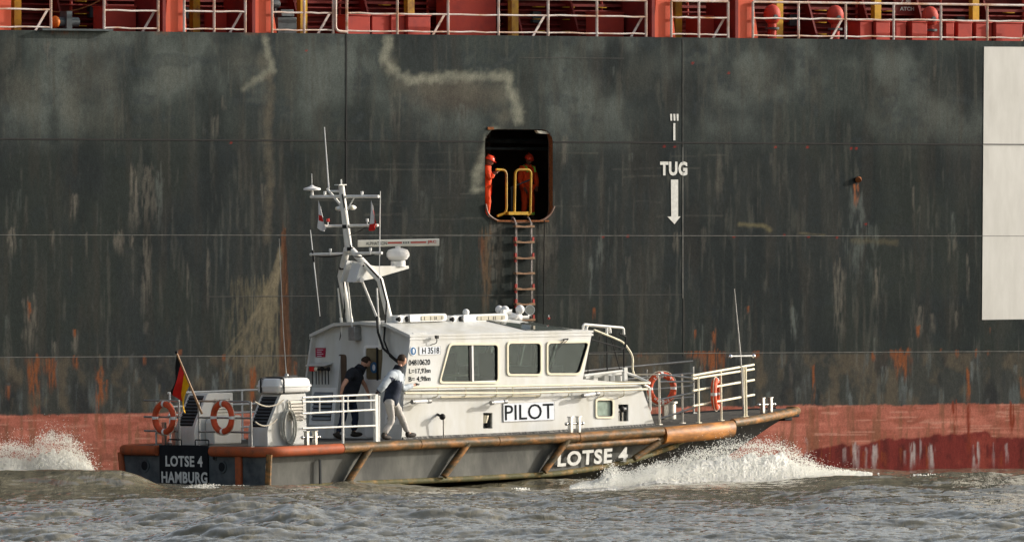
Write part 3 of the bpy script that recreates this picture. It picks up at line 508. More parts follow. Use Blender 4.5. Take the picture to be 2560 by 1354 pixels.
    p = s(712, 50, .6); mb = MB(); mb.box((p.x, .7, DZ + .18), (.5, .4, .36)); mb.box((p.x + .02, .66, DZ + .43), (.34, .3, .16), Matrix.Rotation(R(-12), 3, 'X')); mb.tube([(p.x - .3, .7, DZ + .66), (p.x - .1, .7, DZ + .66)], .09, 10); mb.box((p.x - .2, .7, DZ + .4), (.05, .05, .5)); mb.build('winch_control_box', M['mach'], ship, bevel=.01)
    for px in (200, 960, 1345, 1420, 1500, 2050, 2220, 2520):
        p = s(px, 40, 2.2); mb = MB()
        for h in (.15, .42, .7): mb.tube(smooth_path([(p.x - .12, 2.24, DZ + h), (p.x - .12, 2.1, DZ + h), (p.x + .12, 2.1, DZ + h), (p.x + .12, 2.24, DZ + h)], .03, 2), .012, 5)
        mb.build('rung', M['syellow'], ship)
    T2 = side(2.24)
    for body, a, c in (('A1CH', (1090, 6), (1125, -2)), ('ATCH', (2250, 27), (2285, 18)), ('2 30', (2252, 8), (2276, -2))):
        p, q = s(*a, 2.24), s(*c, 2.24); mb = MB(); mb.boxa(p.x - .2, q.x + .2, 2.245, 2.3, p.z - .12, q.z + .12, mi=1); text(mb, body, T2, p.x, q.x, p.z, q.z, .006, .02); mb.build('hatch_number', [M['markw'], M['sred']], ship, smooth=0)
    for h, y, r_ in ((.18, 2.45, .04), (.3, 2.5, .025), (.62, 2.2, .02), (.9, 2.5, .05)): mb = MB(); mb.tube([(-30, y, DZ + h), (12, y, DZ + h)], r_, 8); mb.build('pipe', M['sred'], ship)
    for x in np.arange(-24, 9, 2.37): mb = MB(); mb.tube([(x, 2.3, DZ), (x, 2.3, DZ + 1.7)], .035, 8); mb.build('pipe', M['sbox'], ship); mb = MB(); mb.box((x + .7, 2.5, DZ + .5), (.22, .12, .3)); mb.build('cable_box', M['mach'], ship)
    mb = MB(); a = s(255, 30, 1.9).x; mb.tube(sag((a - 1.6, 1.9, DZ + .5), (a, 1.9, DZ + .75), .15), .018, 6); mb.build('chain', M['rust'], ship)
    # pilot ladder
    yl = -.10; pl = thing('pilot_ladder', 'rope ladder with wooden rungs hanging down the dark hull below the open door', 'ladder', SF, s(1309, 555, yl))
    ys = [566, 605, 645, 683, 722, 760, 799, 838]
    for d in (-19, 19):
        pts = [s(1300 + d, 543, .1), s(1304 + d, 546, -.04)] + [s(1308 + d + (py - 560) * .008, py, yl) for py in range(556, 850, 12)]
        mb = MB(); mb.tube(pts, .017, 6); mb.tube([p + V(.03, 0, 0) for p in pts[2:]], .012, 6); mb.build('ladder_rope', M['ropel'], pl)
    for y_ in ys:
        c = s(1309.5 + (y_ - 566) * .008, y_, yl); mb = MB(); w_ = .255
        pts = [(-w_, 0), (-w_, .045), (-.17, .05), (-.08, .032), (.08, .032), (.17, .05), (w_, .045), (w_, 0), (0, -.004)]
        mb.prism([(c.x + a, yl - .06, c.z + h - .02) for a, h in pts], (0, .12, 0)); st_ = mb.build('rung', M['ladderw'], pl)
        if y_ in (605, 645, 722, 760, 799):
            mb = MB(); mb.box((c.x - .235, yl, c.z + .07), (.05, .06, .09)); mb.box((c.x + .235, yl, c.z + .07), (.05, .06, .09)); mb.box((c.x - .235, yl, c.z - .06), (.04, .05, .06)); mb.build('seizing', M['redp'], st_)
    mb = MB(); pts = [s(1361, 550, -.05)] + [s(1361 - (k % 5 == 4) - k * .12, 560 + k * 12, -.04) for k in range(22)]; mb.tube(pts, .012, 6); o = mb.build('hanging_line', M['blackf'], frame=SF, base=pts[0]); tag(o, 'thin dark line hanging straight down the hull just right of the rope ladder', 'rope')
ship_details()

# ================================================================== PILOT BOAT
YC = 1.62
XW = [0, 11.6, 12.6, 13.4, 14.2, 15, 16, 17, 17.6, 17.93]; WW = [2.40, 2.40, 2.34, 2.22, 2.02, 1.74, 1.27, .72, .36, .16]
def hw(x): return float(np.interp(x, XW, WW))
def zd(x): return float(np.interp(x, [0, 3.7, 8.7, 11.7, 13.7, 16, 18], [.80, .83, .84, .90, .96, 1.05, 1.12]))
boat = thing('pilot_boat', 'white and grey pilot boat LOTSE 4 with worn orange fenders, under way in the foreground', 'boat', BF, (0, 0, 0))
def boat_hull():
    xs = list(np.arange(0, 17.6, .4)) + [17.7, 17.9]
    zc = lambda x: float(np.interp(x, [0, 2.7, 6.2, 8.4, 9.8, 11, 12.7, 14.5, 16, 17.9], [-.09, -.05, -.05, -.03, .06, .2, .48, .72, .9, 1.0]))
    wc = lambda x: float(np.interp(x, [0, 9, 11, 12.7, 14.5, 16, 17.3, 17.9], [2.28, 2.28, 2.12, 1.75, 1.05, .5, .12, .02]))
    zk = lambda x: float(np.interp(x, [0, 11, 13, 15, 16.3, 17.2, 17.9], [-.85, -.85, -.75, -.3, .3, .72, 1.0]))
    mb = MB(); rows = []
    for x in xs:
        w_, z0 = hw(x) - .04, zd(x) - .02; a, zz = wc(x), min(zc(x), z0 - .05); k = min(zk(x), zz - .01)
        rows.append([V(x, -w_, z0), V(x, -(w_ * .97 * .55 + a * .45), z0 * .55 + zz * .45), V(x, -a, zz), V(x, -a * .5, (zz + k) / 2 - .03), V(x, 0, k), V(x, a * .5, (zz + k) / 2 - .03), V(x, a, zz), V(x, (w_ * .97 * .55 + a * .45), z0 * .55 + zz * .45), V(x, w_, z0)])
    vs = [v for r_ in rows for v in r_]; n = 9; fs = []; ms = []
    for i in range(len(rows) - 1):
        for j in range(n - 1): fs.append((i * n + j, (i + 1) * n + j, (i + 1) * n + j + 1, i * n + j + 1)); ms.append(1 if 2 <= j <= 5 else 0)
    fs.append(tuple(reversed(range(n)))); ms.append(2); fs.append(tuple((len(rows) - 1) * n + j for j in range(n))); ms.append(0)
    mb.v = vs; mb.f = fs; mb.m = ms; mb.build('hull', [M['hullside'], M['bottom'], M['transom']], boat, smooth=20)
    mb = MB(); rows = [(x, hw(x) - .03, zd(x)) for x in xs]
    vs = [V(x, sgn * w_, z) for x, w_, z in rows for sgn in (-1, 1)]; mb.add(vs, [(2 * i, 2 * i + 2, 2 * i + 3, 2 * i + 1) for i in range(len(rows) - 1)]); mb.build('deck', M['deck'], boat)
    mb = MB(); T0, T1 = b(1006, 1097, -YC).x, b(1636, 1057, -YC).x
    xs_ = np.linspace(T0, T1, 30); mb.add([V(x, -YC - .05 * k, zd(x) + .006 + .05 * (1 - k)) for x in xs_ for k in (0, 1)], [(2 * i, 2 * i + 2, 2 * i + 3, 2 * i + 1) for i in range(29)])
    mb.build('toe_strip', M['tread'], boat)
    # top fender in lengths
    def side_path(x0, x1, dz=-.09, out=.05, sgn=-1):
        k = max(2, int((x1 - x0) / .25)); return [V(x, sgn * (hw(x) + out), zd(x) + dz) for x in np.linspace(x0, x1, k)]
    def fend(name, pts, r_, m, lab=None):
        mb = MB(); mb.tube(pts, r_, 12); return mb.build(name, M[m], boat, smooth=60, label=lab)
    tr = lambda y: V(-.05, y, .71)
    fend('fender', [tr(-.62), tr(-1.6)] + arc(tr(-2.0), V(-.08, -2.47, .71), V(.45, -2.45, .715), 6) + side_path(.7, 2.05), .112, 'orange', 'new bright orange fender round the starboard stern corner')
    fend('fender', [tr(1.15), tr(2.0)] + arc(tr(2.05), V(-.08, 2.47, .71), V(.45, 2.45, .715), 6) + side_path(.7, 4.4, sgn=1), .112, 'orange')
    for i, (x0, x1) in enumerate(((2.07, 4.3), (4.32, 6.6), (6.62, 9.0), (9.02, 11.55))): fend('fender', side_path(x0, x1), .108, 'fender')
    fend('fender', side_path(4.42, 11.8, sgn=1), .12, 'fender')
    fend('lower_fender', side_path(8.55, 11.6, dz=-.27, out=.0), .085, 'fender')
    # big bow pad
    mb = MB(); rows = []
    for x in np.linspace(11.62, 14.05, 14):
        yy = hw(x) - .04; z0 = zd(x); pr = [(0, 0), (.1, .0), (.17, -.05), (.2, -.17), (.17, -.3), (.1, -.36), (0, -.38)]; rows.append([V(x, -(yy + a), z0 + h) for a, h in pr])
    n = 7; vs = [v for r_ in rows for v in r_]; fs = [(i * n + j, (i + 1) * n + j, (i + 1) * n + j + 1, i * n + j + 1) for i in range(13) for j in range(n - 1)] + [tuple(range(n)), tuple(13 * n + j for j in reversed(range(n)))]
    mb.add(vs, fs); mb.build('bow_pad', pm('pad_rubber', (.55, .22, .05), .5, var=.3, vs=3, dirt=(.13, .07, .03), da=.38, ds=2.2, stretch=(.6, 1, 2), bump=.3, bs=8, dsoft=.14), boat, smooth=50)
    bowp = [V(x, -(hw(x) + .02), zd(x) - .06) for x in np.linspace(14.07, 17.5, 14)] + [V(17.9, -.16, 1.06), V(18.0, 0, 1.06), V(17.9, .16, 1.06)]
    fend('bow_fender', bowp, .095, 'fender'); fend('bow_fender', [V(x, hw(x) + .02, zd(x) - .06) for x in np.linspace(17.7, 11.85, 16)], .095, 'rubber')
    mb = MB(); mb.box((17.75, -.1, .98), (.3, .3, .12)); mb.box((17.5, -.2, .9), (.25, .2, .1)); mb.build('bow_block', M['black'], boat, bevel=.02)
    # chine strake, diagonals, verticals
    cp = [V(x, -(wc(x) + .04), zc(x) + .0) for x in np.linspace(.1, 12.6, 30)]
    fend('chine_strake', cp, .062, 'chine'); mb = MB(); mb.tube([V(x, -(wc(x) + .015), zc(x)) for x in np.linspace(12.6, 16.2, 12)], .025, 6); mb.build('chine_strake', M['chine'], boat)
    for (a, c, d, e) in ((870, 1205, 925, 1120), (1110, 1190, 1170, 1108), (1360, 1178, 1420, 1098), (1585, 1145, 1648, 1104)):
        p, q = b(a, c, -2.42), b(d, e, -2.5); mb = MB(); mb.tube([p, q], .07, 10); wf = mb.build('diagonal_fender', M['fender'], boat, smooth=60)
        p2, q2 = V(p.x, -2.3, p.z), V(q.x, -2.36, q.z); mb = MB(); mb.prism([p + V(-.03, 0, 0), q + V(-.03, 0, 0), q2 + V(-.03, 0, 0), p2 + V(-.03, 0, 0)], (.04, 0, 0)); mb.build('fender_bracket', M['hullside'], wf)
    mb = MB(); mb.tube([V(.0, -2.42, .66), V(.0, -2.35, -.1)], .07, 10); mb.build('corner_fender', M['fender'], boat)
    mb = MB(); mb.tube([V(-.04, 2.38, .66), V(-.04, 2.28, -.1)], .07, 10); mb.build('corner_fender', M['orange'], boat)
    mb = MB(); p = bx(600, 1140, 0); mb.box((-.04, p.y, .27), (.08, .18, .78)); mb.build('corner_fender', M['orange'], boat, bevel=.02)
    mb = MB(); p = b(801, 1178, -2.37); mb.box((p.x, -2.36, p.z), (.05, .03, .52)); mb.build('hull_groove', M['black'], boat)
    # name board on the transom, lettering
    a, c = bx(400, 1113, -.02), bx(522, 1222, -.02); mb = MB(); mb.boxa(-.05, .0, c.y, a.y, -.12, .83); nb = mb.build('name_board', M['black'], boat, bevel=.01)
    Tt = basis((-.052, 0, 0), (0, -1, 0), (0, 0, 1))
    for body, x0, x1, y0, y1 in (('LOTSE 4', 414, 506, 1139, 1165), ('HAMBURG', 404, 518, 1179, 1206)):
        p, q = bx(x0, y1, -.052), bx(x1, y0, -.052); mb = MB(); text(mb, body, Tt, -p.y, -q.y, p.z, q.z, .006, .03, space=1.08); mb.build('lettering', M['markw'], nb, smooth=0)
    yT = lambda x, z: -((hw(x) - .04) + .02)
    p, q = b(1395, 1166, -2.36), b(1570, 1122, -2.36); u = V(q.x - p.x, 0, .035).normalized(); Ts = basis((p.x, -2.352, p.z), V(1, 0, .012), V(0, .05, 1))
    Ts = basis((p.x, -2.335, p.z + .0), V(1, 0, .02), V(0, -.1, 1)); mb = MB(); text(mb, 'LOTSE 4', Ts, 0, q.x - p.x, 0, .33, .012, .035, space=1.12); mb.build('lettering', M['markw'], boat, smooth=0)
    for px, py, r_ in ((363, 1163, .1), (556, 1166, .1), (537, 1144, .045)):
        p = bx(px, py, -.01); mb = MB(); mb.tube([V(.0, p.y, p.z), V(-.03, p.y, p.z)], r_ * 1.35, 16, mi=1); mb.tube([V(-.02, p.y, p.z), V(-.034, p.y, p.z)], r_, 16); mb.build('exhaust_port', [M['black'], M['transom']], boat)
    mb = MB(); p = bx(455, 1112, -.03)
    for px in (437, 505): p = bx(px, 1110, -.03); mb.tube(smooth_path([V(-.03, p.y - .22, .82), V(-.03, p.y - .22, .95), V(-.03, p.y + .22, .95), V(-.03, p.y + .22, .82)], .03, 2), .014, 6)
    mb.build('boarding_bracket', M['black'], boat)
boat_hull()
def rail(name, paths, r_, m, posts=(), par=None, pr=.022):
    mb = MB()
    for p in paths: mb.tube(smooth_path(p, .1, 4), r_, 8)
    o = mb.build(name, M[m], par or boat, smooth=60)
    for a, c in posts:
        mb = MB(); mb.tube([a, c], pr, 8); mb.box((a[0], a[1], a[2] + .012), (.1, .1, .02)); mb.build('post', M[m], o)
    return o
def cabin():
    def X(px, py): return b(px, py, -YC).x
    def Z(px, py): return b(px, py, -YC).z
    zA = zd(4.5) + .002
    P = [b(1004, 1097, -YC), b(1010, 965, -YC), b(1027, 838, -YC), b(1481, 827, -YC), b(1457, 947, -YC), b(1602, 960, -YC), b(1637, 1057, -YC)]
    out = [xz(p) for p in P]; out[0] = (out[0][0], zd(out[0][0]) + .003); out[-1] = (out[-1][0], zd(out[-1][0]) + .003)
    wins = [([(1125, 862), (1243, 862), (1243, 953), (1100, 953)], .09), ([(1270, 858), (1350, 858), (1350, 934), (1270, 934)], .09), ([(1369, 858), (1470, 856), (1447, 932), (1369, 932)], .09)]
    W2 = [rpoly([xz(b(*q, -YC)) for q in w_], r_, 4) for w_, r_ in wins]
    sw = rpoly([xz(b(*q, -YC)) for q in ((1491, 1000), (1530, 1000), (1530, 1040), (1491, 1040))], .06, 4)
    n1 = [xz(b(*q, -YC)) for q in ((1208, 1031), (1231, 1031), (1231, 1070), (1208, 1070))]; n2 = [xz(b(*q, -YC)) for q in ((1546, 1010), (1571, 1010), (1571, 1052), (1546, 1052))]
    for sgn in (-1, 1):
        mb = MB(); plate(mb, [out] + W2 + ([sw, n1, n2] if sgn < 0 else []), .05, side(sgn * (YC - .025))); wall = mb.build('cabin_wall', M['white'], boat, smooth=0)
        for k, w_ in enumerate(W2 + ([sw] if sgn < 0 else [])):
            c = Vector((sum(p[0] for p in w_) / len(w_), sum(p[1] for p in w_) / len(w_)))
            wd = max(p[0] for p in w_) - min(p[0] for p in w_); hh = max(p[1] for p in w_) - min(p[1] for p in w_); e = .045
            big = [(c.x + (p[0] - c.x) * (1 + 2 * e / wd), c.y + (p[1] - c.y) * (1 + 2 * e / hh)) for p in w_]
            sm = [(c.x + (p[0] - c.x) * (1 - .03 / wd), c.y + (p[1] - c.y) * (1 - .03 / hh)) for p in w_]
            mb = MB(); plate(mb, [big, w_], .03, side(sgn * (YC + .012))); plate(mb, [w_, sm], .05, side(sgn * (YC - .02)), mi=1)
            wf = mb.build('window', [M['cream'], M['rubber']], boat, smooth=0)
            mb = MB(); plate(mb, [w_], .006, side(sgn * (YC - .03))); mb.build('pane', M['frost'] if k == 3 else M['glass'], wf, smooth=0)
            if k == 0:
                a, c2 = b(1181, 862, -YC), b(1181, 955, -YC); mb = MB(); mb.box((a.x, sgn * (YC - .015), (a.z + c2.z) / 2), (.05, .04, a.z - c2.z)); mb.box((a.x - .06, sgn * (YC - .02), (a.z + c2.z) / 2), (.05, .03, a.z - c2.z - .02), mi=1)
                p3, p4 = b(1181, 954, -YC), b(1245, 954, -YC); mb.box(((p3.x + p4.x) / 2, sgn * (YC - .01), p3.z + .0), (p4.x - p3.x, .04, .03)); mb.build('sliding_frame', [M['whiteb'], M['rubber']], wf, smooth=0)
    for nn, its in ((n1, 0), (n2, 1)):
        x0, x1 = min(p[0] for p in nn), max(p[0] for p in nn); z0, z1 = min(p[1] for p in nn), max(p[1] for p in nn); y = -YC
        mb = MB(); mb.boxa(x0, x1, y + .2, y + .21, z0, z1); mb.boxa(x0 - .01, x0, y + .05, y + .2, z0, z1); mb.boxa(x1, x1 + .01, y + .05, y + .2, z0, z1); mb.boxa(x0, x1, y + .05, y + .2, z0 - .01, z0); mb.boxa(x0, x1, y + .05, y + .2, z1, z1 + .01)
        nc = mb.build('niche', M['greysteel'], boat, smooth=0); mb = MB()
        if its == 0: mb.tube([((x0 + x1) / 2, y + .1, z0 + .12), ((x0 + x1) / 2 + .01, y + .1, z1 - .06)], [.05, .09]); mb.sphere(((x0 + x1) / 2 + .05, y + .1, z0 + .07), .05, mi=1)
        else: mb.tube([(x0, y + .1, (z0 + z1) / 2 + .05), (x1, y + .08, (z0 + z1) / 2 + .08)], .055); mb.sphere(((x0 + x1) / 2, y + .06, z1 - .1), .07, mi=1); mb.tube([(x0 + .09, y + .1, z0), (x0 + .09, y + .1, z0 + .2)], .03); mb.tube([(x1 - .08, y + .1, z0), (x1 - .08, y + .1, z0 + .2)], .03)
        mb.build('valve', [M['cream'] if not its else M['steel'], M['rubber']], nc)
    # roof, front, foredeck house
    xa, xf = P[2].x, P[3].x; za, zf = P[2].z, P[3].z; yr = .85; xm = 8.55; zr = 3.34
    def zr_(x): return zr - .0 if x <= xm else zr - (x - xm) / (xf - xm) * (zr - zf - .05)
    mb = MB(); rows = []
    for x in (xa - .04, 6, 7.4, xm, (xm + xf) / 2, xf + .02):
        ze = za + (x - xa) / (xf - xa) * (zf - za); k = zr_(x); rows.append([V(x, -YC - .012, ze - .03), V(x, -YC - .012, ze + .012), V(x, -yr, k), V(x, 0, k + .04), V(x, yr, k), V(x, YC + .012, ze + .012), V(x, YC + .012, ze - .03)])
    vs = [v for r_ in rows for v in r_] + [v - V(0, 0, .07) for r_ in rows for v in r_]; n = 7; N_ = 6 * n; fs = []
    for i in range(5):
        for j in range(n - 1): fs.append((i * n + j, i * n + j + 1, (i + 1) * n + j + 1, (i + 1) * n + j)); fs.append((N_ + i * n + j, N_ + (i + 1) * n + j, N_ + (i + 1) * n + j + 1, N_ + i * n + j + 1))
    for j in range(n - 1): fs.append((j, j + N_, j + 1 + N_, j + 1)); q = 5 * n; fs.append((q + j, q + j + 1, q + j + 1 + N_, q + j + N_))
    mb.add(vs, fs); mb.build('roof', M['white'], boat, smooth=20)
    # skylight panes on the sloping fore part of the roof
    for (x0, x1) in ((8.0, 9.75),):
        def rp(x, t):       # from eave (t=0) to roof edge (t=1) of the starboard chamfer
            ze = za + (x - xa) / (xf - xa) * (zf - za) + .012; return V(x, -YC - .012 + (YC - yr) * t, ze + (zr_(x) - ze) * t + .006)
        mb = MB(); mb.prism([rp(8.35, .12), rp(9.75, .12), rp(9.2, .95), rp(7.75, .95)], (0, 0, .01)); mb.prism([V(8.75, -.75, zr_(8.75) + .01), V(9.8, -.75, zr_(9.8) + .01), V(9.8, .75, zr_(9.8) + .045), V(8.75, .75, zr_(8.75) + .045)], (0, 0, .01)); mb.build('skylight', M['skyl'], boat, smooth=0)
    fz0 = P[4].z; fx0 = P[4].x; mb = MB(); fl = math.hypot(xf - fx0, zf - fz0); Tf = basis((fx0, 0, fz0), (0, 1, 0), (xf - fx0, 0, zf - fz0))
    holes = [rpoly([(a, .12), (c, .12), (c, fl - .14), (a, fl - .14)], .08) for a, c in ((-1.5, -.56), (-.47, .47), (.56, 1.5))]
    plate(mb, [[(-YC + .05, 0), (YC - .05, 0), (YC - .05, fl - .03), (-YC + .05, fl - .03)]] + holes, .05, Tf); fw = mb.build('front_wall', M['white'], boat, smooth=0)
    mb = MB()
    for h in holes: plate(mb, [h], .006, Tf)
    mb.build('windscreen', M['glass'], fw, smooth=0)
    mb = MB(); mb.add([V(fx0, -YC + .05, P[4].z - .01), V(P[5].x, -YC + .05, P[5].z - .01), V(P[5].x, YC - .05, P[5].z - .01), V(fx0, YC - .05, P[4].z - .01), V(P[6].x, YC - .05, zd(12)), V(P[6].x, -YC + .05, zd(12))], [(0, 1, 2, 3), (1, 5, 4, 2)])
    mb.build('foredeck_house', M['white'], boat, smooth=0)
    # interior
    mb = MB(); mb.boxa(5.3, 9.7, -YC + .06, YC - .06, 1.72, 1.76); mb.build('cabin_floor', M['inter'], boat)
    mb = MB(); mb.boxa(8.95, 9.7, -1.3, 1.3, 1.76, 2.3); mb.boxa(5.9, 6.4, -1.4, -.6, 1.76, 2.15); mb.build('console', M['inter'], boat, bevel=.03)
    mb = MB()
    for x, y in ((8.3, -.6), (8.3, .6), (7.0, .1)): mb.boxa(x - .25, x + .25, y - .25, y + .25, 2.0, 2.12); mb.boxa(x - .3, x - .2, y - .22, y + .22, 2.1, 2.62); mb.tube([(x, y, 1.76), (x, y, 2.0)], .06)
    mb.build('helm_seat', M['seat'], boat, bevel=.03)
    mb = MB(); mb.boxa(6.35, 6.4, -.7, .6, 1.76, 3.2); mb.boxa(7.35, 7.42, .9, 1.5, 1.76, 3.2); mb.boxa(5.9, 7.1, -1.4, -.75, 2.15, 2.19); mb.boxa(8.62, 8.68, -1.5, -1.44, 1.8, 3.2); mb.boxa(8.62, 8.68, 1.4, 1.46, 1.8, 3.2); mb.build('cabin_partition', M['wood'], boat)
    # aft end: cabinets either side, recess with door
    xr = 4.95
    ca = lambda z: P[0].x + (z - .85) / (za - .85) * (xa - P[0].x) + .12
    for (y0, y1) in ((.72, YC - .05), (-YC + .05, -.65)):
        mb = MB(); mb.prism([V(ca(.85), y0, zd(4.6)), V(ca(za), y0, za + .05), V(5.4, y0, za + .05), V(5.4, y0, zd(4.6))], (0, y1 - y0, 0)); mb.build('aft_cabinet', M['white'], boat, smooth=0)
    mb = MB(); mb.boxa(xr, xr + .06, -.65, .72, zd(5), 3.3); mb.build('aft_bulkhead', M['white'], boat, smooth=0)
    mb = MB(); q = [V(ca(za), -YC + .05, za), V(ca(za), -yr, zr - .08), V(ca(za), yr, zr - .08), V(ca(za), YC - .05, za), V(ca(za), .72, za), V(ca(za), .72, za + .02), V(ca(za), -.65, za + .02), V(ca(za), -.65, za)]
    mb.prism([q[0], q[1], V(ca(za), -.65, zr - .06), V(ca(za), -.65, za)], (.3, 0, 0)); mb.prism([V(ca(za), .72, za), V(ca(za), .72, zr - .06), q[2], q[3]], (.3, 0, 0)); mb.build('gable', M['white'], boat, smooth=0)
    Ta = basis((xr - .01, 0, 0), (0, -1, 0), (0, 0, 1))
    def r2(px0, py0, px1, py1, x, rr=.08): a, c = bx(px0, py0, x), bx(px1, py1, x); return rpoly([(-a.y, c.z), (-c.y, c.z), (-c.y, a.z), (-a.y, a.z)], rr)
    mb = MB(); plate(mb, [r2(911, 862, 963, 1092, xr, .1), r2(916, 869, 960, 948, xr, .07)], .04, Ta); dr = mb.build('door', M['whiteb'], boat, smooth=0)
    mb = MB(); plate(mb, [r2(917, 870, 960, 948, xr, .07)], .02, Ta); mb.build('pane', pm('door_glass', (.16, .13, .08), .12, var=.3, vs=3), dr, smooth=0)  # beige reflection put into the pane colour
    mb = MB(); a = bx(946, 868, xr); c = bx(946, 950, xr); mb.box((xr - .04, a.y, (a.z + c.z) / 2), (.03, .04, a.z - c.z)); mb.build('door_bar', M['rubber'], dr)
    mb = MB(); a = bx(938, 918, xr); mb.tube([V(xr - .03, a.y, a.z), V(xr - .04, a.y, a.z)], .12, 20); mb.sphere(V(xr - .042, a.y, a.z), (.004, .05, .07), mi=1); mb.build('round_sign', [M['blue'], M['signw']], dr)
    mb = MB(); plate(mb, [r2(847, 885, 868, 1000, xr, .08)], .02, Ta); mb.build('dim_opening_sheet', M['brown'], boat, smooth=0)  # flat plate, the dim opening beside the door is only its colour
    mb = MB(); a, c = bx(887, 816, xr), bx(904, 850, xr); mb.boxa(xr - .2, xr, c.y, a.y, c.z, a.z); mb.build('junction_box', M['greysteel'], boat, bevel=.01)
    # louvred doors in the cabinets
    for (x0, y0, x1, y1, n) in ((775, 968, 838, 1062, 7), (964, 985, 1000, 1060, 5)):
        xx = ca(1.4) - .0; a, c = bx(x0, y0, xx), bx(x1, y1, xx); mb = MB(); sl_ = (xa - P[0].x) / (za - .85)
        fr = lambda y, z, d=0: V(ca(z) - d, y, z)
        mb.prism([fr(a.y, a.z, .012), fr(a.y, c.z, .012), fr(c.y, c.z, .012), fr(c.y, a.z, .012)], (.01, 0, 0)); vd = mb.build('vent_door', M['whiteb'], boat, smooth=0)
        e = .1; mb = MB(); mb.prism([fr(a.y - e, a.z - e, .02), fr(a.y - e, c.z + e, .02), fr(c.y + e, c.z + e, .02), fr(c.y + e, a.z - e, .02)], (.006, 0, 0)); mb.build('vent_dark_sheet', M['dark'], vd, smooth=0)  # thin black sheet on the door, painted shade behind the slats
        mb = MB()
        for i in range(n): z = c.z + e + (a.z - c.z - 2 * e) * (i + .5) / n; mb.box((ca(z) - .035, (a.y + c.y) / 2, z), (.012, a.y - c.y - 2 * e, .07), Matrix.Rotation(R(35), 3, 'Y'))
        mb.build('louvre', pm('louvre_grey', (.2, .22, .24), .6), vd, smooth=0)
    xx = ca(2.7); a, c = bx(791, 869, xx), bx(815, 892, xx); mb = MB(); mb.boxa(xx - .03, xx, c.y, a.y, c.z, a.z); T3 = basis((xx - .032, 0, 0), (0, -1, 0), (0, 0, 1))
    for k in range(4): z = a.z - .04 - k * .045; mb.box((xx - .032, (a.y + c.y) / 2 + .03 * (k % 2), z), (.002, .2 - .05 * (k % 2), .012), mi=1)
    mb.build('safety_sign', [M['crimson'], M['signw']], boat, smooth=0)
    xx = ca(2.3); a, c = bx(778, 908, xx), bx(832, 914, xx); mb = MB(); mb.prism([V(xx, a.y, a.z), V(xx - .25, a.y - .1, c.z), V(xx - .25, c.y, c.z), V(xx, c.y, a.z)], (0, 0, .02)); mb.build('fold_down_shelf', M['white'], boat)
    # superstructure top rail along the cabin side
    yh = -YC - .16
    top = [b(1010, 968, yh), b(1300, 964, yh), b(1625, 957, yh)]; low = [b(1012, 982, yh), b(1300, 982, yh), b(1620, 972, yh)]
    tip = top[-1]; turn = [V(tip.x + .05, -1.2, tip.z + .02), V(tip.x + .1, 0, tip.z + .03), V(tip.x + .05, 1.2, tip.z + .02), V(tip.x, -yh, tip.z)]
    o = rail('hand_rail', [top + turn + [V(5, -yh, 1.97)], low + [V(tip.x, -1.2, tip.z - .15), V(tip.x + .05, 0, tip.z - .14), V(tip.x, 1.2, tip.z - .15)]], .024, 'cream')
    for px in (1095, 1165, 1242, 1282, 1352, 1422, 1470, 1510, 1560):
        t, l2 = b(px, 966, yh), b(px, 985, yh); mb = MB(); mb.tube(smooth_path([V(t.x, yh, t.z - .01), V(t.x, yh, t.z - .2), V(t.x - .03, -YC, t.z - .24)], .05, 3), .012, 6); mb.build('bracket', M['cream'], o)
    ledge = [b(1012, 974, -YC), b(1600, 963, -YC)]
    mb = MB(); mb.tube([V(ledge[0].x, -YC - .02, ledge[0].z - .01), V(ledge[1].x, -YC - .02, ledge[1].z - .01)], .022, 8); mb.build('ledge_bead', M['white'], boat)
    # sign boards and lettering on the side
    def board(name, x0, y0, x1, y1, m, edge=None, th=.02):
        a, c = b(x0, y1, -YC), b(x1, y0, -YC); mb = MB(); mb.boxa(a.x, c.x, -YC - th, -YC - .001, a.z, c.z, mi=0)
        if edge: 
            e = .007
            for q in ((a.x - e, c.x + e, a.z - e, a.z), (a.x - e, c.x + e, c.z, c.z + e), (a.x - e, a.x, a.z, c.z), (c.x, c.x + e, a.z, c.z)): mb.boxa(q[0], q[1], -YC - th - .003, -YC - .001, q[2], q[3], mi=1)
        return mb.build(name, [M[m], M[edge or m]], boat, smooth=0)
    def letter(body, x0, y0, x1, y1, par, bold=.0, m='ink', off=.022, rise=0):
        a, c = b(x0, y1, -YC), b(x1, y0, -YC); mb = MB(); Tq = basis((a.x, -YC - off, a.z), V(1, 0, rise), V(0, 0, 1)); text(mb, body, Tq, 0, c.x - a.x, 0, c.z - a.z, .006, bold); return mb.build('lettering', M[m], par, smooth=0)
    pb = board('pilot_board', 1258, 1003, 1384, 1053, 'signw', 'greysteel'); letter('PILOT', 1261, 1007, 1382, 1050, pb, .003)
    rb = board('number_board', 1048, 865, 1100, 886, 'signw', 'greysteel', .01); letter('H 3518', 1055, 867, 1097, 884, rb, .006, off=.012)
    for t, y0, x0, x1 in (('04810620', 897, 1022, 1075), ('L=17,93m', 919, 1023, 1076), ('B= 4,98m', 939, 1022, 1076)): letter(t, x0, y0, x1, y0 + 16, boat, .004, off=.004)
    a = b(1032, 877, -YC); mb = MB(); mb.tube([V(a.x, -YC, a.z), V(a.x, -YC - .012, a.z)], .1, 20, mi=0); mb.tube([V(a.x, -YC - .012, a.z), V(a.x, -YC - .014, a.z)], .085, 20, mi=1); mb.sphere(V(a.x + .01, -YC - .015, a.z), (.03, .003, .055), mi=0); mb.build('round_sign', [M['signw'], M['blue']], boat)
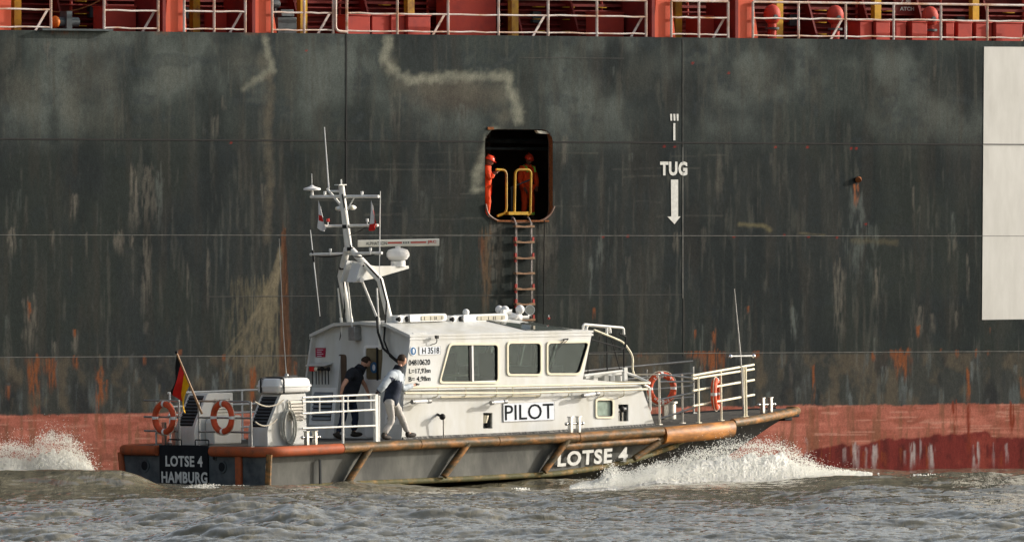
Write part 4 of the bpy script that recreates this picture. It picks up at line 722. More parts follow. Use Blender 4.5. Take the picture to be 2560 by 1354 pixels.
    # deck floodlights, fittings
    for x0, y0, x1, y1 in ((1033, 1004, 1072, 1002), (1230, 1006, 1262, 1003), (1460, 988, 1492, 983)):
        p, q = b(x0, y0, -YC - .2), b(x1, y1, -YC - .2); mb = MB(); d = (q - p).normalized(); mb.tube([p, q], .038, 12); mb.tube([p - d * .04, p + d * .03], .05, 12, mi=1); mb.tube([q - d * .03, q + d * .05], .05, 12, mi=1)
        mb.tube([p + d * .1, V(p.x + .1, -YC, p.z)], .015, 6, mi=1); mb.tube([q, V(q.x, -YC, q.z)], .012, 6, mi=1); mb.build('tube_lamp', [M['whiteb'], M['greysteel']], boat)
    p = b(1106, 1041, -YC - .16); mb = MB(); mb.sphere(p, .07, mi=1); mb.tube([p, V(p.x, -YC, p.z + .05)], .03, 8, mi=1); q = b(1109, 1092, -YC - .14); mb.tube([V(p.x + .03, p.y, p.z), V(q.x, q.y, q.z)], .018, 8); mb.build('shore_socket', [M['steel'], M['rubber']], boat)
    p = b(1092, 842, -YC - .1); mb = MB(); mb.box(p, (.07, .06, .07)); mb.tube(smooth_path([p, p - V(0, 0, .13), V(p.x - .1, -YC, p.z - .17)], .04, 3), .01, 6); mb.build('small_lamp', M['rubber'], boat)
    mb = MB(); p, q, r_ = b(1412, 848, -YC - .05), b(1388, 875, -YC - .03), b(1374, 930, -YC - .02); mb.tube([p, q], .009, 5); mb.tube([p + V(.1, 0, 0), q + V(.05, 0, 0), r_], .007, 5); mb.tube([p - V(.05, 0, 0), p + V(.1, 0, .01)], .015, 6); mb.tube([p, V(p.x, -YC, p.z)], .012, 5); mb.build('wiper', M['rubber'], boat)
    # stowed pole under the hand rail
    p, q = b(1102, 992, -YC - .1), b(1350, 988, -YC - .1); mb = MB(); mb.tube([p, q], .02, 8); o = mb.build('boat_hook_pole', M['cream'], frame=BF, base=p); tag(o, 'long cream boat hook pole stowed along the white cabin side above the PILOT board', 'pole')
cabin()
def roof_gear():
    # two long pods
    for x0, x1, y in ((1012, 1104, -.75), (1146, 1257, -.75)):
        a, c = b(x0, 807, y), b(x1, 783, y); L_ = c.x - a.x; h = c.z - a.z; mb = MB(); e = c.x
        pr = rpoly([(a.x, a.z + .02), (c.x, a.z + .02), (c.x, c.z), (a.x, c.z)], [.04, h * .5, h * .5, .04], 6)
        plate(mb, [pr], .34, side(y)); mb.box((a.x - .1, y, a.z + h * .5), (.18, .26, h * .8)); mb.box((a.x - .27, y, a.z + h * .5), (.16, .3, h * .9)); mb.box(((a.x + c.x) / 2 - .1, y, 3.41), (L_, .2, .08)); o = mb.build('siren_pod', M['whiteb'], boat, bevel=.02)
        mb = MB(); ln = rpoly([(a.x + L_ * .3, a.z + h * .28), (c.x - .1, a.z + h * .28), (c.x - .1, c.z - h * .2), (a.x + L_ * .3, c.z - h * .2)], .06, 4); plate(mb, [ln], .02, side(y - .175))
        for k in (.38, .55, .66, .7, .85): mb.box((a.x + L_ * k, y - .187, a.z + h * .5), (.012, .004, h * .4), mi=1)
        mb.build('lens', [M['lens'], M['ink']], o, smooth=0)
        mb = MB()
        for k in (-.06, -.3): mb.sphere((a.x + k, y - .12, a.z + h * .5), (.06, .06, h * .36))
        mb.build('vent_slot', M['rubber'], o)
    def dome(px, py, y, r_, stem=None, name='antenna_dome', m='whiteb'):
        p = b(px, py, y); mb = MB(); mb.sphere(p, r_); zb = 3.42; mb.tube([V(p.x, y, zb - .02), V(p.x, y, p.z)], r_ * .35, 8); return mb.build(name, M[m], boat)
    dome(1165, 780, -.7, .075); dome(1248, 773, -.2, .09); dome(1262, 775, -.55, .1); dome(1300, 773, -.5, .1)
    p = b(1275, 792, -.5); mb = MB(); mb.sphere(p, (.2, .16, .1)); mb.sphere(p + V(.25, .05, -.02), (.16, .12, .1)); mb.tube([p + V(.2, 0, -.02), p + V(.5, -.05, -.02)], [.03, .045], 8); mb.box((p.x - .2, -.6, 3.5), (.25, .1, .1)); mb.build('loudhailer', M['whiteb'], boat)
    p = b(1324, 774, -.8); mb = MB(); d = V(-.6, -.75, 0).normalized(); mb.tube([p - d * .12, p - d * .02, p + d * .1], [.07, .105, .11], 16); mb.tube([p + d * .098, p + d * .104], .098, 16, mi=1); mb.tube([V(p.x, p.y, 3.4), p], .03, 8, mi=1); sl_ = mb.build('searchlight', [M['whiteb'], M['chrome']], boat)
    mb = MB(); p = b(1372, 795, -.7); mb.tube([V(p.x, -.7, 3.4), p], .012, 6); mb.sphere(p, .03, mi=1); mb.build('nav_light', [M['whiteb'], M['redp']], boat)
    # foldable mast
    def W(px, py, y): return b(px, py, y)
    sb = W(978, 815, -.64); pb_ = W(880, 830, .64); sk = W(950, 700, -.64); pk = W(852, 690, .64); ap = W(872, 622, 0); tp = W(853, 462, 0)
    mb = MB(); mb.tube([sb, sk, ap + V(0, -.06, 0)], .075, 12); mb.build('mast_leg', M['rail'], boat, smooth=60)
    mb = MB(); mb.tube([pb_, pk, ap + V(0, .06, 0)], .075, 12); mb.build('mast_leg', M['rail'], boat, smooth=60)
    mb = MB(); mb.tube([ap - V(0, 0, .05), tp], [.085, .065], 12); mb.tube([W(876, 612, -.1), W(861, 520, -.08)], .02, 6); mb.tube([tp, tp + V(0, 0, .12)], .02, 6); mb.box(tp + V(-.02, 0, 0), (.22, .16, .02)); mst = mb.build('mast', M['rail'], boat, smooth=60)
    mb = MB(); mb.tube([W(884, 700, .1), W(905, 700, -.5)], .05, 10); mb.tube([W(878, 655, .3), W(905, 660, -.4)], .035, 8); mb.build('mast_crossbar', M['rail'], boat)
    for p0, p1 in (((845, 720), (860, 868)), ((942, 720), (950, 868))):
        y = .7 if p0[0] < 900 else -.72; a, c = W(*p0, y), W(*p1, y); mid = a.lerp(c, .5); mb = MB(); mb.tube([a, mid], .018, 8); mb.tube([mid, c], .034, 8); mb.sphere(c, .05); mb.build('folding_strut', M['rail'], boat)
    a, c = W(905, 702, -.2), W(945, 800, -.45); mb = MB(); mb.tube([a, c], .025, 8); mb.build('folding_strut', M['rail'], boat)
    a, c = W(868, 700, .3), W(882, 830, .2); mb = MB(); mb.tube([a, c], .02, 8); mb.build('folding_strut', M['rail'], boat)
    # yards
    def yard(x0, y0, x1, y1, r_, xx):
        p, q = bx(x0, y0, xx), bx(x1, y1, xx); mb = MB(); mb.tube([p, q], r_, 8); return mb.build('yard', M['rail'], boat), p, q
    yd1, p1, q1 = yard(777, 492, 947, 491, .035, ap.x - .12); yd2, p2, q2 = yard(806, 565, 945, 563, .03, ap.x - .05); yd3, p3, q3 = yard(776, 636, 955, 632, .032, ap.x + .02)
    mb = MB(); x = p1.x; mb.tube([bx(828, 478, x), bx(852, 478, x)], .025, 6); mb.tube([bx(818, 472, x), bx(858, 520, x)], .028, 6); mb.tube([bx(886, 493, x), bx(868, 525, x)], .016, 6); mb.build('yard_stay', M['rail'], boat)
    P0 = bx(780, 473, x); mb = MB(); mb.tube([P0 - V(0, 0, .04), P0 - V(0, 0, .015), P0 + V(0, 0, .02), P0 + V(0, 0, .06), P0 + V(0, 0, .09)], [.03, .19, .19, .06, .02], 18); mb.tube([P0 - V(0, 0, .18), P0], .03, 8); mb.tube([P0 + V(0, 0, .08), P0 + V(0, 0, .34)], .006, 5); mb.build('disc_antenna', M['whiteb'], boat)
    for px, py, xx in ((811, 318, p1.x), ):
        mb = MB(); mb.tube([bx(822, 472, xx), bx(px, py, xx)], [.02, .012], 6); mb.build('whip_antenna', M['whiteb'], boat)
    mb = MB(); mb.tube([bx(949, 640, p3.x), bx(951, 478, p3.x)], [.016, .009], 6); mb.tube([bx(948, 700, p3.x), bx(949, 630, p3.x)], .008, 6); mb.build('whip_antenna', M['whiteb'], boat)
    mb = MB(); mb.tube([bx(783, 640, p3.x), bx(776, 575, p3.x)], [.014, .01], 6); mb.tube([bx(783, 640, p3.x), bx(800, 790, p3.x)], [.016, .008], 6); mb.tube([bx(782, 625, p3.x), bx(785, 655, p3.x)], .025, 8, mi=1); mb.build('whip_antenna', [M['whiteb'], M['rubber']], boat)
    for px, py, k in ((850, 521, 0), (881, 519, 1)):
        p = bx(px, py, x - .02); mb = MB(); mb.sphere(p, (.1, .07, .055)); mb.sphere(p + V(-.05, -.03 if k else .03, 0), (.05, .055, .045), mi=1); mb.build('mast_floodlight', [M['whiteb'], M['cream']], boat)
    for px, py, m in ((820, 552, 'red'), (918, 552, 'whiteb'), (905, 484, 'whiteb'), (812, 484, 'whiteb'), (826, 627, 'whiteb'), (926, 625, 'whiteb')):
        p = bx(px, py, x + .05); mb = MB(); mb.tube([p - V(0, 0, .1), p], .012, 6); mb.tube([p - V(0, 0, .02), p + V(0, 0, .05)], .03, 8, mi=1); mb.build('nav_light', [M['rail'], M[m]], boat)
    # black cables on the mast
    mb = MB(); j = lambda v, d: v + V(-.03, -.08, 0) + V(rnd.uniform(-d, d), 0, rnd.uniform(-d, d))
    mb.tube([j(tp - V(0, 0, .2), .02), j(tp.lerp(ap, .5), .02), j(ap, .02), j(sk, .02), j(sk.lerp(sb, .5), .03), W(960, 850, -.8), W(975, 890, -.9), W(1005, 915, -1.4)], .02, 6)
    mb.tube([ap + V(0, .06, 0), pk + V(0, -.08, 0), pk.lerp(pb_, .6) + V(-.08, 0, 0), W(850, 850, .8), W(862, 880, .7)], .018, 6)
    mb.tube(sag(q3 + V(0, .2, -.02), ap + V(0, -.1, -.15), .04), .012, 5); mb.tube(sag(p3 + V(0, -.1, -.02), ap + V(0, .1, -.1), .05), .012, 5); mb.tube(sag(q2 + V(0, .3, 0), ap + V(0, 0, .3), .03), .01, 5)
    mb.tube([W(942, 790, -.8), W(945, 830, -.85), W(958, 870, -.9), W(985, 895, -1.1), W(1002, 906, -1.3)], .03, 6)
    for p in (ap + V(0, -.05, .0), ap.lerp(tp, .35), sk.lerp(ap, .5), pk.lerp(ap, .3)): mb.tube([p - V(.0, 0, .04), p + V(0, 0, .04)], .09, 10)
    mb.build('cable', M['rubber'], boat)
    # radar bracket, pedestal, scanner
    ym = -.25; mb = MB(); P_ = [W(*q, ym - .1) for q in ((888, 705), (903, 658), (940, 665), (1022, 664), (1023, 671), (940, 695))]; mb.prism(P_, (0, .3, 0)); mb.build('radar_bracket', M['white'], boat, smooth=0, bevel=.01)
    mb = MB(); P_ = [W(*q, .1) for q in ((855, 705), (868, 650), (890, 655), (895, 700))]; mb.prism(P_, (0, .05, 0)); mb.build('mast_gusset', M['white'], boat, smooth=0)
    q = W(995, 645, ym); z = lambda py: W(995, py, ym).z; mb = MB(); mb.tube([V(q.x, ym, z(666)), V(q.x, ym, z(652))], .16, 16); mb.tube([V(q.x, ym, z(u)) for u in (651, 648, 640, 632, 624, 620)], [.13, .2, .25, .25, .21, .1], 16); mb.tube([V(q.x, ym, z(620)), V(q.x, ym, z(614))], .06, 12); rp_ = mb.build('radar_pedestal', M['whiteb'], boat)
    zc_ = z(607); L_ = 1.78; Rz = Matrix.Rotation(R(-42.8 + 6), 3, 'Z'); c0 = V(q.x + .02, ym, zc_); ux = Rz @ V(1, 0, 0); mb = MB()
    # lay the scanner bar across the line of sight
    prof = rpoly([(-.07, -.075), (.07, -.075), (.07, .075), (-.07, .075)], .035, 3); uy = V(0, 0, 1).cross(ux)
    mb.prism([c0 - ux * (L_ / 2) + uy * a + V(0, 0, h) for a, h in prof], ux * L_); sb_ = mb.build('radar_scanner', pm('scanner', (.68, .66, .58), .4, var=.03), rp_, smooth=40)
    Tr = basis(c0 - uy * .072, ux, V(0, 0, 1)); mb = MB(); text(mb, 'ALPHATRON', Tr, -.72, -.26, -.035, .035, .004, .0); mb.build('lettering', M['ink'], rp_, smooth=0)
    mb = MB(); text(mb, 'JRC', Tr, .63, .82, -.03, .045, .004, .03)
    mb.build('lettering', M['stripe'], rp_, smooth=0)
    for a, c in ((-.24, .07), (.26, .6)): mb = MB(); mb.box(c0 - uy * .072 + ux * ((a + c) / 2) + V(0, 0, .006), (c - a, .006, .034), Rz); mb.build('stripe', M['stripe'], rp_, smooth=0)
    for a in (.11, .16, .21): mb = MB(); mb.box(c0 - uy * .072 + ux * a + V(0, 0, .006), (.025, .006, .03), Rz); mb.build('dash', M['ink'], rp_, smooth=0)
roof_gear()
def rails_and_deck():
    # pilot boarding frame ahead of the windscreen
    mb = MB()
    mb.tube(smooth_path([b(1457, 838, -1.2), b(1458, 810, -1.2), b(1559, 819, -1.2), b(1560, 836, -1.2)], .06, 4), .027, 8)
    mb.tube(smooth_path([b(1465, 826, -.3), b(1468, 812, -.3), b(1524, 817, -.3), b(1526, 832, -.3)], .06, 4), .03, 8); mb.tube([b(1517, 816, -.3), b(1517, 836, -.3)], .03, 8); mb.build('boarding_frame', M['rail'], boat, smooth=60)
    mb = MB(); mb.tube(smooth_path([b(1485, 824, -.9), b(1520, 838, -.9), b(1560, 855, -.9), b(1583, 890, -.9), b(1581, 925, -.9), b(1590, 945, -.9)], .15, 5), .022, 8); mb.build('boarding_frame', M['cream'], boat, smooth=60)
    mb = MB()
    for A, C, y, r_ in (((1477, 848), (1557, 870), -1.2, .014), ((1462, 882), (1558, 877), -1.2, .012), ((1560, 868), (1560, 930), -1.2, .022), ((1548, 833), (1565, 842), -1.2, .02), ((1565, 842), (1563, 868), -1.2, .025), ((1563, 868), (1550, 873), -1.2, .02), ((1517, 836), (1518, 930), -.5, .014), ((1526, 838), (1550, 925), -.5, .012), ((1470, 850), (1470, 940), -1.3, .012), ((1500, 840), (1495, 865), -.4, .01)): mb = MB(); mb.tube([b(*A, y), b(*C, y)], r_, 6); mb.build('boarding_frame_stay', M['rubber'], boat)
    mb = MB(); mb.tube([b(1460, 938, -1.3), b(1560, 926, -1.3)], .03, 8); mb.box(b(1562, 935, -1.3), (.1, .08, .3)); p, q = b(1465, 940, -1.1), b(1558, 928, -1.1); mb.prism([p, q, q - V(0, 0, .06), p - V(0, 0, .06)], (0, .03, 0))
    for px in (1478, 1505, 1520, 1545): a = b(px, 945, -1.0); mb.box(a, (.12, .3, .12))
    mb.build('step_bracket', M['white'], boat)
    tip = b(1625, 957, -YC - .16); mb = MB(); mb.tube([b(1562, 930, -1.3), b(1590, 940, -1.4), tip], .03, 8); mb.build('hand_rail', M['rail'], boat)
    # starboard quarter rails
    yR = -2.25; zz = zd(2); R0, R1 = b(690, 990, yR).x, b(944, 985, yR).x
    def Zr(py, x): return BF.on(800, py, 1, yR).z
    g = rail('guard_rail', [[b(560, 1000, yR) if 0 else b(756, 993, yR), b(942, 985, yR)], [b(756, 1004, yR), b(942, 1000, yR)], [b(756, 1033, yR), b(942, 1023, yR)], [b(756, 1070, yR), b(942, 1063, yR)]], .022, 'rail')
    for px in (857, 947):
        p = b(px, 1100, yR); t = b(px, 988, yR); mb = MB(); mb.tube([V(p.x, yR, zd(p.x)), V(t.x, yR, t.z)], .026, 8); mb.build('post', M['rail'], g)
    for px, a, c in ((799, 991, 1030), (870, 988, 1026), (927, 986, 1023)): mb = MB(); mb.tube([b(px, a, yR), b(px, c, yR)], .016, 6); mb.build('post', M['rail'], g)
    mb = MB(); p = b(942, 1096, yR - .0); t = b(939, 985, yR); mb.boxa(p.x - .05, p.x + .04, yR - .02, yR + .06, zd(p.x), t.z); mb.build('gate_post', M['rail'], boat, bevel=.01)
    # port quarter rails
    yP = 2.2; z1 = zd(3); g = rail('guard_rail', [[V(1.2, yP, z1 + h), V(4.4, yP, z1 + h)] for h in (.28, .6, .78, 1.08)], .022, 'rail', [(V(x, yP, z1), V(x, yP, z1 + 1.08)) for x in (1.25, 2.3, 3.35, 4.4)])
    # stern rails
    for px0, px1, closed in ((360, 448, 0), (495, 627, 1)):
        p0, p1 = bx(px0, 1000, .12), bx(px1, 1000, .12); z0 = zd(0); H = bx(500, 1002, .12).z - z0
        paths = [[V(.12, p0.y, z0 + H), V(.12, p1.y, z0 + H)] + ([V(.12, p1.y, z0)] if closed else []), [V(.12, p0.y, z0 + H * .64), V(.12, p1.y, z0 + H * .64)], [V(.12, p0.y, z0 + H * .33), V(.12, p1.y, z0 + H * .33)]]
        pp = [p0.y - .02, p1.y + .0] if closed else [bx(389, 1000, .12).y, bx(447, 1000, .12).y]
        rail('stern_rail', paths, .022, 'greysteel', [(V(.12, y, z0), V(.12, y, z0 + H)) for y in pp])
    # vent housings
    for k, (px_b, px_f) in enumerate(((664, 755), (0, 0))):
        ys = -1.75 if k == 0 else .62; x0 = .55; x1 = 1.68; wd = .62; z0, z1 = zd(1), bx(700, 985, 1).z; z1 = b(700, 985, -1.75).z
        mb = MB(); prof = [(x0, z0), (x0, z0 + .38), (x0 + .40, z1), (x1, z1), (x1, z0)]; prof = rpoly(prof, [0, .1, .05, .03, 0], 3)
        y0, y1 = ys, ys + wd
        mb.prism([V(a, y0, h) for a, h in prof], (0, y1 - y0, 0)); vh = mb.build('vent_housing', M['white'], boat, smooth=30, bevel=.012)
        dx, dz = .40, z1 - z0 - .38; L_ = math.hypot(dx, dz); Tn = basis((x0, 0, z0 + .38), (0, -1, 0), (dx, 0, dz)); nrm = V(-dz, 0, dx).normalized()
        mb = MB(); a0, a1 = -y1 + .08, -y0 - .08; plate(mb, [[(a0, .04), (a1, .04), (a1, L_ - .06), (a0, L_ - .06)]], .01, Tn @ Matrix.Translation((0, 0, 0))); gm = mb.build('grille', M['dark'], vh, smooth=0)  # backing plate, its black stands for the shade inside the housing
        mb = MB()
        for i in range(9): t = (.05 + (L_ - .12) * (i + .5) / 9) / L_; c = V(x0 + dx * t, (y0 + y1) / 2, z0 + .38 + dz * t) + nrm * .015; mb.box(c, (.012, wd - .16, .05), Matrix.Rotation(R(50), 3, 'Y'))
        mb.build('slat', M['louvre'], gm, smooth=0)
        xa_, xb_ = x0 + .62, x1 - .12; mb = MB(); mb.boxa(xa_, xb_, y0 - .008, y0 - .001, z0 + .55, z1 - .14, mi=0); gm = mb.build('grille', M['dark'], vh, smooth=0)  # solid black backing, shade between the side slats put into its colour
        mb = MB(); nS = 6
        for i in range(nS): z = z0 + .55 + (z1 - z0 - .69) * (i + .5) / nS; mb.box(((xa_ + xb_) / 2, y0 - .02, z), (xb_ - xa_, .012, .075), Matrix.Rotation(R(-35), 3, 'X'))
        for q in ((xa_ - .02, xa_), (xb_, xb_ + .02)): mb.boxa(q[0], q[1], y0 - .03, y0 - .001, z0 + .53, z1 - .12)
        mb.build('slat', M['louvrew'], gm, smooth=0)
        if k == 0:
            hz = z0 + .62; mb = MB()
        else:
            mb = MB(); mb.prism([V(x0 + .3, y0 - .28, z0), V(x0 + .3, y0 - .28, z0 + .5), V(x0 + .42, y0 - .28, z0 + .62), V(x1, y0 - .28, z0 + .62), V(x1, y0 - .28, z0)], (0, .27, 0)); mb.build('side_locker', M['white'], boat, bevel=.04)
    # life raft case on the starboard housing
    z1 = b(700, 985, -1.75).z; lr = thing('life_raft_case', 'white moulded life raft case with black strap on the starboard vent housing', 'raft case', BF, V(1.15, -1.45, z1 + .02))
    a, c = b(700, 985, -1.8), b(755, 948, -1.8); mb = MB(); h0 = z1 + .03; h1 = h0 + .31
    def loft(z, e): return [V(x, y, z) for x, y in rpoly([(.80 + e, -1.84 + e), (1.78 - e, -1.84 + e), (1.78 - e, -1.12 - e), (.80 + e, -1.12 - e)], .1, 4)]
    def lofts(levels):
        mb = MB(); rs_ = [loft(z, e) for z, e in levels]; n = len(rs_[0]); mb.add([v for r_ in rs_ for v in r_], [(i * n + j, i * n + (j + 1) % n, (i + 1) * n + (j + 1) % n, (i + 1) * n + j) for i in range(len(rs_) - 1) for j in range(n)] + [tuple(reversed(range(n))), tuple((len(rs_) - 1) * n + j for j in range(n))]); return mb
    lofts([(h0, .04), (h0 + .03, .01), (h0 + .12, .005), (h0 + .125, -.015), (h0 + .16, -.015), (h0 + .165, .005), (h0 + .26, .02), (h0 + .3, .05), (h0 + .31, .1)]).build('case', M['whiteb'], lr, smooth=50)
    mb = MB(); mb.tube(smooth_path([V(.785, -1.3, h0), V(.78, -1.3, h0 + .3), V(.86, -1.3, h1 + .01), V(1.7, -1.3, h1 + .01)], .05, 3), .022, 6); mb.tube(smooth_path([V(.95, -1.86, h0), V(.95, -1.86, h0 + .3), V(.95, -1.78, h1 + .01), V(.95, -1.2, h1 + .01)], .05, 3), .022, 6); mb.box((1.5, -1.5, h1 + .03), (.25, .1, .05)); mb.build('strap', M['rubber'], lr)
    mb = MB(); mb.tube([V(1.35, -1.5, h1), V(1.28, -1.5, h1 + 1.0), V(1.2, -1.5, h1 + 3.0)], [.012, .009, .005], 6); mb.sphere(V(1.35, -1.5, h1 + .05), .05); mb.tube([V(1.4, -1.45, h1), V(1.33, -1.48, h1 + .5)], .01, 5); mb.build('whip_antenna', M['greysteel'], boat)
    # coiled hose on the housing
    mb = MB()
    for k in range(7):
        cx = 1.12 + rnd.uniform(-.04, .04); cz = zd(1) + .4 + rnd.uniform(-.03, .03); rx, rz_ = .2 + rnd.uniform(-.06, .02), .34 + rnd.uniform(-.06, .03)
        mb.tube([V(cx + rx * math.cos(t), -1.79 - .012 * k, cz + rz_ * math.sin(t)) for t in [i * math.pi / 12 for i in range(24)]], .016, 6, closed=True)
    mb.tube(smooth_path([V(1.0, -1.82, zd(1) + .75), V(1.05, -1.84, zd(1) + .95), V(1.15, -1.82, zd(1) + .98), V(1.2, -1.82, zd(1) + .7)], .05, 3), .014, 6)
    o = mb.build('coiled_hose', pm('hose', (.38, .38, .34), .6, var=.2, vs=30), frame=BF, base=V(1.12, -1.8, zd(1))); tag(o, 'grey coiled hose hanging on the side of the starboard vent housing', 'hose')
    mb = MB(); mb.tube(sag(V(.12, -1.85, zd(0) + .98), V(.95, -1.85, zd(0) + 1.0), .12), .016, 6); mb.tube(sag(V(.12, -1.85, zd(0) + .55), V(.75, -1.85, zd(0) + .6), .12), .016, 6); o = mb.build('safety_chain', M['rope'], frame=BF, base=V(.12, -1.85, .8)); tag(o, 'pair of sagging rope lines closing the gap beside the starboard stern rail', 'rope')
    # hydrant-like bollards
    for px, py, y in ((777, 1108, -2.1), (1436, 1074, -2.1), (1916, 1029, -.9)):
        p = b(px, py, y); z0 = zd(p.x); mb = MB(); sc_ = 1.15 if px > 1000 else 1
        for d in (-.12, .12): mb.box((p.x + d, y, z0 + .15 * sc_), (.07, .1, .3 * sc_)); mb.box((p.x + d, y, z0 + .3 * sc_), (.1, .12, .02))
        mb.tube([V(p.x - .24, y, z0 + .17 * sc_), V(p.x + .24, y, z0 + .17 * sc_)], .025, 8); mb.sphere((p.x - .24, y, z0 + .17 * sc_), .04); mb.sphere((p.x + .24, y, z0 + .17 * sc_), .04); mb.build('mooring_bitts', M['steel'], boat, bevel=.005)
    mb = MB(); y = 1.6
    mb.box((.5, 1.55, zd(0) + .25), (.06, .1, .5)); mb.tube([V(.45, 1.35, zd(0) + .28), V(.45, 1.75, zd(0) + .28)], .03, 8); mb.box((.45, 1.15, zd(0) + .2), (.06, .1, .4)); mb.build('mooring_bitts', M['steel'], boat)
    # bow rails
    def foot(px, sgn, ins):           # where the rail foot stands on the deck edge for a survey reading
        best = min((abs(BF.proj(np.array([x, sgn * (hw(x) - ins), zd(x)]))[0] - px), x) for x in np.arange(11.5, 17.4, .02)); x = best[1]; return V(x, sgn * (hw(x) - ins), zd(x))
    F1, F2, F3 = foot(1748, -1, .22), foot(1804, -1, .22), foot(1860, -1, .22)
    up = lambda f, py, px: V(f.x, f.y, BF.on(px, py, 1, f.y).z)
    A0, A1 = foot(1733, -1, .22), foot(1886, -1, .22)
    def rl(pa, pb2): return [up(A0, pa, 1733), up(F2, (pa + pb2) / 2 + 1, 1804), up(A1, pb2, 1886)]
    paths = [rl(938, 911), rl(946, 922), rl(976, 949), rl(1014, 986)]
    rail('bow_rail', paths, .026, 'cream', [(F1, up(F1, 940, 1748)), (F2, up(F2, 928, 1804)), (F3, up(F3, 916, 1860)), (foot(1866, -1, .22), up(foot(1866, -1, .22), 916, 1866))], pr=.024)
    # port bow rail and the inner cage by the wheelhouse front
    PP = [V(x, hw(x) - .22, zd(x)) for x in (11.0, 12.3, 13.6, 14.9, 15.9)]; hts = (1.05, .78, .5, .25)
    rail('bow_rail', [[p + V(0, 0, h + .03 * i) for i, p in enumerate(PP)] for h in hts], .022, 'greysteel', [(p, p + V(0, 0, 1.05)) for p in PP])
    q0 = V(13.0, -1.2, zd(13)); cg = [V(12.45, -.95, zd(12.4)), V(13.1, -1.5, zd(13)), F1]
    e0 = foot(1646, -1, .9); e0 = V(12.35, -1.55, zd(12.35)); e1 = V(12.75, .3, zd(12.7))
    H0 = b(1641, 935, e0.y).z - e0.z
    rail('bow_cage', [[e0, e0 + V(0, 0, H0), V(F1.x, F1.y + .1, up(F1, 945, 1748).z)], [e0 + V(0, 0, H0 * .85), V(F1.x, F1.y + .1, up(F1, 953, 1748).z)], [e0 + V(0, 0, H0 * .5), V(F1.x, F1.y + .1, up(F1, 980, 1748).z)], [e0 + V(0, 0, H0 * .12), V(F1.x, F1.y + .1, up(F1, 1017, 1748).z)], [e0 + V(0, 0, H0), V(12.2, .9, zd(12) + H0), V(12.2, .9, zd(12))]], .022, 'steel', [(e0 + V(-.01, 0, 0), e0 + V(-.01, 0, H0)), (V(12.9, -1.7, zd(12.9)), V(12.9, -1.7, zd(12.9) + H0 * .97))])
    mb = MB(); p = V(14.2, .1, zd(14)); mb.tube([p, p + V(0, 0, .35)], .16, 14); mb.tube([p + V(0, 0, .35), p + V(0, 0, .4)], .2, 14); mb.build('windlass', M['steel'], boat, bevel=.008); mb = MB(); mb.box(p + V(-1.4, .1, .2), (.5, .3, .4)); mb.box(p + V(-1.5, .1, .37), (.9, .1, .05)); mb.tube([p + V(-1.9, .1, 0), p + V(-1.9, .1, .5)], .05, 8); mb.build('anchor_stand', M['steel'], boat, bevel=.008)
    # bow pole with T light
    p = F3 + V(.0, .0, 0); mb = MB(); t1 = b(1851, 890, p.y); t2 = b(1836, 722, p.y); mb.tube([p, V(t1.x, p.y, t1.z), V(t2.x, p.y, t2.z)], [.022, .02, .008], 8); a, c = b(1826, 890, p.y), b(1884, 889, p.y); mb.tube([a, c], .022, 8); mb.sphere(a, .045, mi=1); mb.sphere(c, .045, mi=1); mb.build('bow_light_mast', [M['greysteel'], M['chrome']], boat)
    mb = MB(); p = V(11.95, -1.55, zd(12) + .25); mb.tube(smooth_path([p, p + V(.12, 0, .08), p + V(.1, 0, .6), p + V(-.05, 0, .65)], .06, 3), .025, 8); mb.build('grab_rail', M['rail'], boat)
rails_and_deck()
